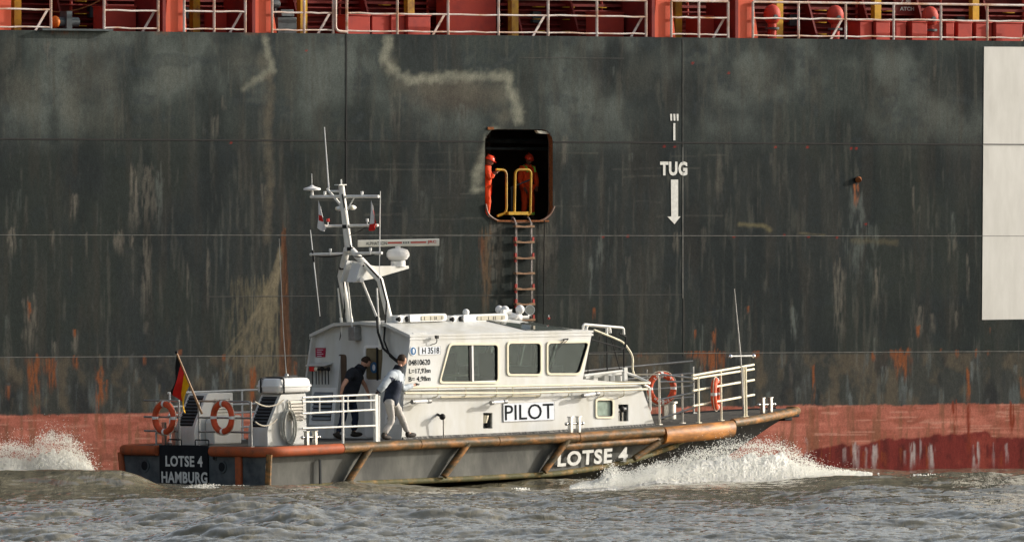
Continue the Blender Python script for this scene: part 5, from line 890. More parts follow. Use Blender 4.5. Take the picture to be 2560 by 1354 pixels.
def rings_flags_tools():
    def ring(c, nrm, label, lettered=False, tilt=0):
        nrm = Vector(nrm).normalized(); u = V(0, 0, 1).cross(nrm).normalized(); v = nrm.cross(u); t = thing('life_ring', label, 'life ring', BF, c, 'life rings hung on the deck rails')
        mb = MB(); Rr, r_ = .30, .068
        mb.tube([c + (u * math.cos(a) + v * math.sin(a)) * Rr for a in [i * math.pi / 16 for i in range(32)]], r_, 10, closed=True); mb.build('ring', M['ring'], t, smooth=60)
        for k in range(4):
            a0 = k * math.pi / 2 + math.pi / 2 * .0 + .0; mb = MB(); mb.tube([c + (u * math.cos(a) + v * math.sin(a)) * Rr for a in [a0 - .1, a0, a0 + .1]], r_ + .004, 10); mb.build('band', M['silver'], t, smooth=60)
        mb = MB(); mb.tube([c + (u * math.cos(a) + v * math.sin(a)) * (Rr + .075 + .02 * abs(math.sin(2 * a))) for a in [i * math.pi / 16 for i in range(32)]], .009, 5, closed=True); mb.build('grab_line', M['rope'], t)
        if lettered:
            for body, y0, up_ in (('LOTSE 4', .24, 1), ('HAMBURG', -.36, -1)):
                n = len(body)
                for i, ch in enumerate(body):
                    if ch == ' ': continue
                    a = math.pi / 2 - (i - (n - 1) / 2) * .24 if up_ > 0 else -math.pi / 2 + (i - (n - 1) / 2) * .24
                    rad = u * math.cos(a) + v * math.sin(a); tan = (u * math.sin(a) - v * math.cos(a)) * up_; vert = rad * up_
                    if True: Tq = basis(c + rad * Rr + nrm * (r_ - .002) - tan * .022 - vert * .03, tan, vert)
                    mb = MB(); text(mb, ch, Tq, 0, .045, 0, .06, .012, .02); mb.build('lettering', M['markw'], t, smooth=0)
        return t
    z = lambda px, py, x: bx(px, py, x)
    p = bx(410, 1044, .02); ring(V(.03, p.y, p.z), (-1, 0, 0), 'orange life ring on the far end of the stern rail, left of the flag')
    p = bx(556, 1043, .02); ring(V(.03, p.y, p.z), (-1, 0, 0), 'orange life ring on the stern rail between the two white vent housings')
    p = b(1654, 970, -1.2); ring(V(p.x, -1.2, p.z), (-.25, -1, 0), 'orange life ring with white lettering facing out beside the wheelhouse front', True)
    p = b(1790, 984, -1.9); ring(V(p.x, -1.9, p.z), (.75, -1, 0), 'orange life ring seen nearly edge on, hung inside the bow rails')
    # ensign
    B0, B1 = bx(505, 1034, -.05), bx(441, 880, -.5)
    en = thing('german_flag', 'black red and gold flag hanging from a slanted staff at the stern', 'flag', BF, V(-.02, B0.y, B0.z))
    mb = MB(); mb.tube([B0, B1], [.026, .018], 8); mb.sphere(B1, .035, mi=1); mb.build('staff', [pm('varnish', (.35, .2, .1), .4), M['black']], en)
    nu, nv = 26, 14; vs = []; ms = []
    for i in range(nu + 1):
        t = i / nu
        for j in range(nv + 1):
            sv = j / nv       # 0 at the hoist, 1 at the fly
            a = B0.lerp(B1, .98 - .5 * t)                          # along the staff
            hang = V(a.x, a.y, a.z) + V(0, .0, 0)
            w_ = .74 * sv; drop = w_ * .93 + .0
            yb = B1.y + .02 + .16 * math.sin(3 * sv + 2.2 * t)* sv
            vs.append(V(a.x + .09 * math.sin(9 * t + 3 * sv) * (sv + .1), a.y + (B1.y - a.y + .02) * min(1, sv * 1.3) * .85 + .16 * sv + .07 * math.sin(5 * sv + 7 * t) * sv + .02 * sv - .2 * t * sv * sv, a.z - drop * (1.05 - .15 * t)))
    fs = []; 
    for i in range(nu):
        for j in range(nv): fs.append((i * (nv + 1) + j, (i + 1) * (nv + 1) + j, (i + 1) * (nv + 1) + j + 1, i * (nv + 1) + j + 1)); ms.append(0 if i < nu * .27 else 1 if i < nu * .6 else 2)
    mb = MB(); mb.v = vs; mb.f = fs; mb.m = ms; mb.build('cloth', [M['blackf'], M['redf'], M['yellowf']], en, smooth=180)
    # mast flags
    xx = b(872, 622, 0).x - .12
    for pts, mats, lab, red_at in ((((796, 500), (808, 540), (818, 572), (808, 583), (793, 562), (794, 530)), ['whitef', 'redf'], 'small white flag with red mark hanging under the left end of the mast yard', 'mid'), (((928, 500), (936, 530), (943, 556), (938, 578), (922, 573), (925, 535)), ['whitef', 'redf'], 'small white and red flag hanging under the right end of the mast yard', 'bot')):
        P_ = [bx(*q, xx) for q in pts]; top = P_[0]; n = 10; mb = MB(); vs = []
        lft = [P_[0], P_[5], P_[4]]; rgt = [P_[0], P_[1], P_[2]]
        def along(L3, t): return L3[0].lerp(L3[1], t * 2) if t < .5 else L3[1].lerp(L3[2], t * 2 - 1)
        for i in range(n + 1):
            t = i / n
            for j in range(7):
                k = j / 6; q = along(lft, t).lerp(along(rgt, t), k); extra = V(0, 0, -(.1 * t * t) * math.sin(math.pi * k)); vs.append(q + extra + V(.05 * math.sin(k * 9 + t * 3) * t, 0, 0))
        fs = []; ms = []
        for i in range(n):
            for j in range(6):
                fs.append((i * 7 + j, (i + 1) * 7 + j, (i + 1) * 7 + j + 1, i * 7 + j + 1))
                ms.append(1 if ((red_at == 'mid' and i in (5, 6) and j in (2, 3)) or (red_at == 'bot' and (i >= 8 or (j == 5 and i > 3)))) else 0)
        mb.v = vs; mb.f = fs; mb.m = ms; o = mb.build('signal_flag', [M[m] for m in mats], frame=BF, base=top, smooth=180)
        tag(o, lab, 'flag', 'flags on the mast')
    # tools hung in the port cabinet
    ca_x = 4.68
    for i, px in enumerate((781, 790, 797, 805, 813, 821)):
        a, c = bx(px, 925, ca_x), bx(px, 960, ca_x); mb = MB(); mb.tube([V(ca_x, a.y, c.z), V(ca_x, a.y, a.z)], .013, 6, mi=1)
        if i == 0: mb.box((ca_x, a.y, a.z + .03), (.05, .16, .1)); 
        elif i % 2: mb.sphere((ca_x, a.y, a.z + .03), (.03, .07, .05))
        else: mb.box((ca_x, a.y, a.z + .02), (.03, .12, .05))
        head = 'red' if i == 0 else ('cream' if i == 1 else 'rubber')
        o = mb.build('hand_tool', [M[head], M['rubber']], frame=BF, base=V(ca_x, a.y, c.z))
        lab = ('red headed tool, leftmost of the tools hung on the left aft cabinet', 'pale round headed tool hung second from the left in the aft cabinet rack', 'dark tool hung third from the left in the aft cabinet rack', 'dark round headed tool hung fourth from the left in the aft cabinet rack', 'dark tool hung fifth from the left in the aft cabinet rack', 'rightmost dark tool hung in the left aft cabinet rack')[i]
        tag(o, lab, 'tool', 'tools hung in a row on the aft cabinet')
rings_flags_tools()

# ================================================================== PEOPLE
def skin_obj(nodes, edges, root, sub=2):
    me = bpy.data.meshes.new('t'); names = list(nodes); ix = {n: i for i, n in enumerate(names)}
    me.from_pydata([nodes[n][0] for n in names], [(ix[a], ix[c]) for a, c in edges], []); o = bpy.data.objects.new('t', me); col.objects.link(o)
    o.modifiers.new('s', 'SKIN'); ss = o.modifiers.new('u', 'SUBSURF'); ss.levels = sub; ss.render_levels = sub
    if not me.skin_vertices: me.skin_vertices.new() if hasattr(me.skin_vertices, 'new') else None
    sv = me.skin_vertices[0].data
    for n in names:
        r_ = nodes[n][1]; sv[ix[n]].radius = (r_, r_) if not isinstance(r_, tuple) else r_; sv[ix[n]].use_root = (n == root)
    dg = bpy.context.evaluated_depsgraph_get(); dg.update(); m2 = bpy.data.meshes.new_from_object(o.evaluated_get(dg)); bpy.data.objects.remove(o); bpy.data.meshes.remove(me); return m2
def orient(fwd, up=V(0, 0, 1)):
    f = Vector(fwd).normalized(); l = Vector(up).cross(f).normalized(); u = f.cross(l); return Matrix(((f.x, l.x, u.x), (f.y, l.y, u.y), (f.z, l.z, u.z)))
def segd(p, a, c):
    t = max(0, min(1, (p - a).dot(c - a) / (c - a).length_squared)); return (p - a - (c - a) * t).length
def folds(mb, amp=.012, fq=9):
    for v in mb.v:
        n_ = mnoise.noise_vector(Vector((v.x * fq, v.y * fq, v.z * fq * 1.6))); m_ = mnoise.noise_vector(v * fq * 2.6); v += n_ * amp + m_ * amp * .5
def person(label, frame, J, mats, base, look, helmet=False, beard=False, hi=False, k=1.0, glove=None, short=False):
    """J: joints in the frame's own metres (head, neck, chest, hip, shoulder/elbow/hand l and r, hip/knee/ankle/toe l and r)."""
    t = thing('person', label, 'person', frame, base); Rh = orient(look); hd = J['head']; I = Matrix.Identity(4)
    nd = {'pel': (J['hip'], .085 * k), 'waist': (J['hip'].lerp(J['chest'], .45), .09 * k), 'chest': (J['chest'], .11 * k), 'neck': (J['neck'], .058 * k), 'hb': (J['neck'].lerp(hd, .6), .055 * k)}
    ed = [('pel', 'waist'), ('waist', 'chest'), ('chest', 'neck'), ('neck', 'hb')]
    for q in 'lr':
        nd['sh' + q] = (J['shoulder_' + q], .068 * k); nd['el' + q] = (J['elbow_' + q], .046 * k); nd['wr' + q] = (J['elbow_' + q].lerp(J['hand_' + q], .86), .03 * k); nd['pa' + q] = (J['hand_' + q], (.04 * k, .02 * k))
        ed += [('chest', 'sh' + q), ('sh' + q, 'el' + q), ('el' + q, 'wr' + q), ('wr' + q, 'pa' + q)]
        hipq = J['hip_' + q]; nd['hi' + q] = (hipq, .07 * k); nd['kn' + q] = (J['knee_' + q], .06 * k); nd['an' + q] = (J['ankle_' + q], .034 * k); nd['to' + q] = (J['ankle_' + q].lerp(J['toe_' + q], .7), .02 * k)
        ed += [('pel', 'hi' + q), ('hi' + q, 'kn' + q), ('kn' + q, 'an' + q), ('an' + q, 'to' + q)]
    body = MB(); m = skin_obj(nd, ed, 'pel'); body.addmesh(m, I)
    def hf(v):
        w_ = v.copy()
        if w_.z < 0: w_.y *= 1 + .28 * w_.z; w_.x *= 1 + .1 * w_.z
        if w_.x > .8 and abs(w_.z + .12) < .3 and abs(w_.y) < .3: w_.x += .12
        if w_.x > .6 and w_.z < -.7: w_.x += .08
        return w_
    body.sphere(hd, (.103 * k, .083 * k, .128 * k), Rh, 20, 14, fn=hf)
    body.sphere(hd + Rh @ V(.103 * k, 0, -.012 * k), (.018 * k, .014 * k, .026 * k), Rh, 8, 6)
    for sy in (-1, 1): body.sphere(hd + Rh @ V(-.005 * k, sy * .078 * k, -.005), (.02 * k, .01 * k, .032 * k), Rh, 8, 6); body.sphere(hd + Rh @ V(.088 * k, sy * .03 * k, .012 * k), (.008, .013, .007), Rh, 8, 5, mi=1)
    body.box(hd + Rh @ V(.094 * k, 0, -.06 * k), (.01, .045, .008), Rh, mi=1)
    for q in 'lr':
        h = J['hand_' + q]; d = (h - J['elbow_' + q]).normalized(); sidev = d.cross(J.get('palm_' + q, V(0, 0, 1))).normalized(); dn = sidev.cross(d)
        if dn.z > 0: dn = -dn
        tgt = J.get('grip_' + q, .5)
        for f_ in range(4):
            off = (f_ - 1.5) * .02 * k; ln = (.07, .08, .076, .06)[f_] * k; a0 = h + sidev * off + d * .03 * k
            a1 = a0 + (d + dn * tgt * .4) * ln * .45; a2 = a1 + (d * (1 - tgt * .5) + dn * tgt) * ln * .35; a3 = a2 + (d * (1 - tgt) + dn * (.3 + tgt)) * ln * .25
            body.tube([a0 - d * .03, a0, a1, a2, a3], [.011 * k, .011 * k, .0095 * k, .0085 * k, .006 * k], 6, mi=2 if glove else 0)
        th = h - d * .01 + sidev * .035 * k; body.tube([h - d * .03, th, th + (d * .8 + sidev * .5 + dn * .3) * .03 * k, th + (d + dn * .5) * .055 * k], [.014 * k, .013 * k, .011 * k, .008 * k], 6, mi=2 if glove else 0)
        body.sphere(h - d * .005, (.056 * k, .048 * k, .03 * k) if glove else (.048 * k, .042 * k, .02 * k), orient(d, -dn), 10, 6, mi=2 if glove else 0)
    body.build('body', [mats['skin'], M['ink'], M['rubber']], t, smooth=180)
    # upper garment
    up = {n: nd[n] for n in ('pel', 'waist', 'chest', 'neck')}; g = mats.get('bulk', 1.2)
    up = {'pel': (J['hip'] - (J['chest'] - J['hip']).normalized() * mats.get('hem', .06) * k, .135 * k * g), 'waist': (nd['waist'][0], .13 * k * g), 'chest': (nd['chest'][0], .15 * k * g), 'neck': (J['chest'].lerp(J['neck'], .8), .075 * k * g)}
    e2 = [('pel', 'waist'), ('waist', 'chest'), ('chest', 'neck')]
    for q in 'lr':
        up['sh' + q] = (J['shoulder_' + q], .082 * k * g)
        if short: up['el' + q] = (J['shoulder_' + q].lerp(J['elbow_' + q], .62), .066 * k); e2 += [('chest', 'sh' + q), ('sh' + q, 'el' + q)]
        else: up['el' + q] = (J['elbow_' + q], .06 * k * g); up['wr' + q] = (J['elbow_' + q].lerp(J['hand_' + q], .8), .045 * k * g); e2 += [('chest', 'sh' + q), ('sh' + q, 'el' + q), ('el' + q, 'wr' + q)]
    m = skin_obj(up, e2, 'pel'); mb = MB(); mb.addmesh(m, I)
    tors = J['chest'] - J['hip']; cut = mats.get('cut')
    if cut is not None:
        for i, f_ in enumerate(mb.f):
            c = sum((mb.v[j] for j in f_), Vector()) / len(f_); tt = (c - J['hip']).dot(tors) / tors.length_squared
            armd = min(segd(c, J[u + q], J[w_ + q]) for q in 'lr' for u, w_ in (('shoulder_', 'elbow_'), ('elbow_', 'hand_'))); mb.m[i] = 1 if (tt < cut and armd > .088 * k) or min((c - J['hand_' + q]).length for q in 'lr') < .1 else 0
    folds(mb, .012 * k); up_o = mb.build(mats.get('topname', 'jacket'), [mats['top'], mats.get('top2', mats['top'])], t, smooth=180)
    mb = MB(); n0 = J['chest'].lerp(J['neck'], .75); n1 = J['neck'] + (J['head'] - J['neck']) * .25; mb.tube([n0, n0.lerp(n1, .5), n1], [.095 * k * g, .085 * k * g, .08 * k * g], 12); mb.build('collar', mats.get('collar', mats['top']), up_o)
    # trousers
    lo = {'pel': (J['hip'], .13 * k)}; e3 = []
    for q in 'lr':
        lo['hi' + q] = (J['hip_' + q], .105 * k); lo['kn' + q] = (J['knee_' + q], .08 * k); lo['an' + q] = (J['ankle_' + q] + (J['knee_' + q] - J['ankle_' + q]) * .06, .066 * k); e3 += [('pel', 'hi' + q), ('hi' + q, 'kn' + q), ('kn' + q, 'an' + q)]
    m = skin_obj(lo, e3, 'pel'); mb = MB(); mb.addmesh(m, I); folds(mb, .013 * k); tr_o = mb.build('trousers', mats['legs'], t, smooth=180)
    if hi:
        for q in 'lr': c = J['ankle_' + q].lerp(J['knee_' + q], .22); mb = MB(); dd = (J['knee_' + q] - J['ankle_' + q]).normalized(); mb.tube([c - dd * .03, c + dd * .03], .083 * k, 12); mb.build('reflective_band', M['hivis'], tr_o)
        for q in 'lr': c = J['shoulder_' + q].lerp(J['chest'], .35); mb = MB(); mb.tube([c + V(0, 0, .09), c + V(0, -.13, .05), c + V(0, -.17, -.06)], .022, 6); mb.build('reflective_band', M['hivis'], up_o)
    for q in 'lr':
        a, c = J['ankle_' + q], J['toe_' + q]; d = (c - a); d.z = 0; d = d.normalized() if d.length > 1e-4 else V(1, 0, 0); toe_dir = (c - a + V(0, 0, .05)).normalized()
        mb = MB(); ctr = a.lerp(c, .42) - V(0, 0, .03); mb.sphere(ctr, (.155 * k, .056 * k, .055 * k), orient((c - a + V(0, 0, .045))), 14, 8); mb.sphere(a - V(0, 0, .02), (.055 * k, .05 * k, .075 * k), None, 10, 7); mb.build('shoe', mats['shoes'], t)
    if helmet:
        mb = MB(); hf2 = lambda v: V(v.x, v.y, max(v.z, -.05)); mb.sphere(hd + Rh @ V(-.005, 0, .045 * k), (.135 * k, .115 * k, .12 * k), Rh, 18, 10, fn=hf2); mb.sphere(hd + Rh @ V(.06 * k, 0, .04 * k), (.12 * k, .1 * k, .012), Rh, 14, 6); mb.box(hd + Rh @ V(-.01, 0, .165 * k), (.16, .02, .015), Rh); mb.build('helmet', M['helmet'], t)
    else:
        def hh(v):
            w_ = v.copy(); n_ = mnoise.noise(v * 5) * .06; w_ *= 1 + n_
            if v.x > .25 and v.z < .55: w_ *= .86
            if v.z < -.25: w_ *= .82
            return w_
        mb = MB(); mb.sphere(hd + Rh @ V(-.012 * k, 0, .014 * k), (.11 * k, .092 * k, .13 * k), Rh, 22, 16, fn=hh)
        mb.build('hair', M['hair'], t, smooth=180)
        if beard: mb = MB(); mb.sphere(hd + Rh @ V(.045 * k, 0, -.085 * k), (.05 * k, .06 * k, .045 * k), Rh, 14, 9); mb.build('beard', M['hair'], t, smooth=180)
    return t
def people():
    y0 = -2.12
    J = {}
    q = lambda px, py, dy=0: b(px, py, y0 + dy)
    J = dict(head=q(1005, 901, .0), neck=q(996, 921), chest=q(989, 946), hip=q(977, 1001), shoulder_r=q(977, 938, -.17), shoulder_l=q(1000, 938, .17) , elbow_r=q(955, 968, -.22), hand_r=q(941, 983, -.12), elbow_l=q(1003, 972, .26), hand_l=q(1040, 960, .34),
             hip_r=q(972, 1009, -.09), hip_l=q(986, 1008, .09), knee_r=q(980, 1050, -.09), ankle_r=q(959, 1086, -.08), toe_r=q(977, 1093, -.06), knee_l=q(1006, 1048, .07), ankle_l=q(1019, 1082, .06), toe_l=q(1040, 1085, .07), grip_r=.9, grip_l=.3)
    person('man in grey and navy jacket and pale trousers walking along the side deck', BF, J, dict(skin=M['skin'], top=M['jgrey'], top2=M['navy'], cut=.86, legs=M['trouser'], shoes=M['shoe'], bulk=1.32, hem=.14, collar=M['blackc']), V(J['hip'].x, y0, zd(4)), V(.93, -.12, -.3), glove=True)
    y1 = -.3; q = lambda px, py, dy=0: b(px, py, y1 + dy)
    J = dict(head=q(914, 906, -.02), neck=q(901, 921), chest=q(888, 942), hip=q(870, 992), shoulder_r=q(878, 932, -.2), shoulder_l=q(893, 932, .17), elbow_r=q(857, 964, -.25), hand_r=q(852, 988, -.2), elbow_l=q(912, 962, .2), hand_l=q(922, 985, .1),
             hip_r=q(862, 1003, -.09), hip_l=q(880, 1003, .09), knee_r=q(858, 1046, -.1), ankle_r=q(844, 1083, -.1), toe_r=q(851, 1091, -.12), knee_l=q(889, 1043, .06), ankle_l=q(884, 1080, .06), toe_l=q(901, 1084, .02), grip_r=.7, grip_l=.6)
    person('bearded man in dark clothes bending forward in front of the aft cabin door', BF, J, dict(skin=M['skin'], top=M['blackc'], legs=M['jean'], shoes=M['shoe'], bulk=1.42, hem=.1, topname='shirt'), V(J['hip'].x, y1, zd(4)), V(.75, -.35, -.6), beard=True, short=True)
    # two crew in the side port
    def crew(cx, y, ztop, k, face, label, arms, hi):
        zf = s(cx, 549, y).z; Ht = ztop - zf; c = s(cx, 500, y); f = Vector(face).normalized(); l = V(0, 0, 1).cross(f)
        def at(h, a=0, d=0): return V(c.x, y, zf + Ht * h) + l * a * k + f * d * k
        J = dict(head=at(.90, 0, .1), neck=at(.82, 0, .05), chest=at(.72, 0, .02), hip=at(.49), shoulder_r=at(.78, -.17), shoulder_l=at(.78, .17), elbow_r=at(arms[0], -.24, .05), hand_r=at(arms[1], -.16, .22), elbow_l=at(arms[2], .24, .05), hand_l=at(arms[3], .12, .28),
                 hip_r=at(.47, -.09), hip_l=at(.47, .09), knee_r=at(.26, -.1, .05), knee_l=at(.26, .11, .04), ankle_r=at(.05, -.1), ankle_l=at(.05, .13), toe_r=at(.015, -.12, .17), toe_l=at(.015, .15, .17))
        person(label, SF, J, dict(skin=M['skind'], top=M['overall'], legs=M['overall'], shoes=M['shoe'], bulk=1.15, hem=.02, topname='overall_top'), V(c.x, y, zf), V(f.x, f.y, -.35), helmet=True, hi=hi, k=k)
    crew(1214, .24, s(1225, 388, .2).z, .88, (.9, -.35, 0), 'crewman in orange overalls and helmet leaning at the left edge of the ship door', (.62, .72, .66, .74), False)
    crew(1318, 1.25, s(1320, 384, 1.25).z, .9, (-.1, -1, 0), 'crewman in orange overalls with green bands standing in the dark middle of the ship door', (.58, .45, .58, .47), True)
people()

# ================================================================== WATER
def surf_bumps(X, Y):
    """standing features of the river surface, in metres above still water, from positions in world X, Y"""
    px = X / Y * FP + 1280; z = np.zeros_like(X)
    g = lambda a, c, w_: np.exp(-((a - c) / w_) ** 2)
    hump = .36 * g(Y, 277.2, 2.6) * (1 - sstep(290, 430, px))
    z += hump
    z -= .17 * g(Y, 281, 6) * sstep(780, 1000, px) * (1 - sstep(1500, 1660, px))
    z += .16 * g(Y, 284, 2.4) * g(px, 1760, 170) * 0 + .12 * g(Y, 286.5, 3.0) * sstep(1900, 2120, px) * (1 - .6 * sstep(2200, 2500, px)) - .05 * g(Y, 298, 6) * sstep(2000, 2300, px)
    rg = .3 + 1.1 * fbm(X / .35 + 30, Y / 1.1, 73, 4); z += rg * (.15 * g(Y, 240, 1.8) * g(px, 745, 46) + .09 * g(Y, 238, 2.8) * g(px, 700, 150) + .1 * g(Y, 238.5, 1) * g(px, 850, 30) + .1 * g(Y, 237, 1) * g(px, 935, 38) + .08 * g(Y, 236, 1) * g(px, 965, 24)) + .1 * g(Y, 243, 1.5) * g(px, 2090, 60) + .16 * g(Y, 247 - (px - 2200) * .015, 2) * sstep(2150, 2480, px) + .08 * g(Y, 252, 1.5) * g(px, 1530, 60)
    return z
def water():
    Lx, Ly, nx, ny = 34.0, 92.0, 1000, 1500
    rs = np.random.RandomState(11)
    kx = np.fft.fftfreq(nx, Lx / nx) * 2 * np.pi; ky = np.fft.fftfreq(ny, Ly / ny) * 2 * np.pi; KX, KY = np.meshgrid(kx, ky); K = np.hypot(KX, KY) + 1e-9
    def spec(Lp, pw, dirx, diry, spread, rms, lmin):
        kp = 2 * np.pi / Lp; dn = math.hypot(dirx, diry); c = np.abs((KX * dirx + KY * diry) / (K * dn)); P = np.exp(-1.2 * (kp / K) ** 2) / K ** pw * (spread + (1 - spread) * c ** 4) * np.exp(-(K * lmin / 6.28) ** 2)
        P[K < kp * .35] = 0
        A = np.sqrt(P) * (rs.normal(size=K.shape) + 1j * rs.normal(size=K.shape)); h = np.real(np.fft.ifft2(A)); sc_ = rms / h.std(); return A * sc_
    A = spec(6.5, 4.2, .4, 1, .04, .07, .12) + spec(1.4, 3.8, -.35, 1, .12, .010, .08) + spec(.45, 3.4, .2, 1, .2, .004, .05)
    h = np.real(np.fft.ifft2(A)); Dx = np.real(np.fft.ifft2(-1j * KX / K * A)); Dy = np.real(np.fft.ifft2(-1j * KY / K * A))
    xs = np.linspace(-17, 17, nx); ys = np.linspace(216, 308, ny); X, Y = np.meshgrid(xs, ys)
    edge = sstep(0, 1.5, np.minimum.reduce([X + 17, 17 - X, Y - 216, 308 - Y]))
    # rougher patches and calmer ones
    patch = .35 + 1.3 * fbm(X / 3.5 + 40, Y / 12 + 7, 77, 3); near = 1 + .35 * (1 - sstep(225, 262, Y)); calm = (1 - .6 * np.exp(-((Y - 280) / 5) ** 2)) * (1 - .55 * sstep(284, 296, Y))
    amp = edge * patch * near * calm
    P = np.stack([X + 1.1 * Dx * amp, Y + 1.1 * Dy * amp, h * amp + surf_bumps(X, Y) * edge], -1)
    m = bpy.data.materials.new('river_water'); m.use_nodes = True; t = m.node_tree; N = t.nodes; L = t.links; p = N['Principled BSDF']
    p.inputs['Roughness'].default_value = .05; p.inputs['IOR'].default_value = 1.42
    tc = N.new('ShaderNodeTexCoord'); mp = N.new('ShaderNodeMapping'); mp.inputs['Scale'].default_value = (1, .45, 1); L.new(tc.outputs['Object'], mp.inputs[0])
    n0 = N.new('ShaderNodeTexNoise'); n0.inputs['Scale'].default_value = .5; n0.inputs['Detail'].default_value = 4; L.new(mp.outputs[0], n0.inputs[0])
    cr = N.new('ShaderNodeValToRGB'); cr.color_ramp.elements[0].position = .35; cr.color_ramp.elements[0].color = (.12, .108, .07, 1); cr.color_ramp.elements[1].position = .68; cr.color_ramp.elements[1].color = (.21, .19, .135, 1); L.new(n0.outputs[0], cr.inputs[0]); L.new(cr.outputs[0], p.inputs['Base Color'])
    n1 = N.new('ShaderNodeTexNoise'); n1.inputs['Scale'].default_value = 2.4; n1.inputs['Detail'].default_value = 8; n1.inputs['Roughness'].default_value = .68; L.new(mp.outputs[0], n1.inputs[0])
    bp = N.new('ShaderNodeBump'); bp.inputs['Strength'].default_value = .15; bp.inputs['Distance'].default_value = .03; L.new(n1.outputs[0], bp.inputs['Height'])
    mp2 = N.new('ShaderNodeMapping'); mp2.inputs['Scale'].default_value = (1, .14, 1); mp2.inputs['Rotation'].default_value = (0, 0, .25); L.new(tc.outputs['Object'], mp2.inputs[0]); n2 = N.new('ShaderNodeTexNoise'); n2.inputs['Scale'].default_value = 2.6; n2.inputs['Detail'].default_value = 5; n2.inputs['Roughness'].default_value = .55; n2.inputs['Distortion'].default_value = .6; L.new(mp2.outputs[0], n2.inputs[0])
    bp2 = N.new('ShaderNodeBump'); bp2.inputs['Strength'].default_value = .75; bp2.inputs['Distance'].default_value = .07; L.new(n2.outputs[0], bp2.inputs['Height']); L.new(bp.outputs[0], bp2.inputs['Normal']); L.new(bp2.outputs[0], p.inputs['Normal'])
    kindo(grid_mesh('water', P, m), 'structure')
    mb = MB(); z = -.002; F_ = 1500
    mb.add([V(-F_, -F_, z), V(F_, -F_, z), V(F_, F_, z), V(-F_, F_, z), V(-17, 216, z), V(17, 216, z), V(17, 308, z), V(-17, 308, z)], [(0, 1, 5, 4), (1, 2, 6, 5), (2, 3, 7, 6), (3, 0, 4, 7)])
    kindo(mb.build('water', m), 'structure')
water()
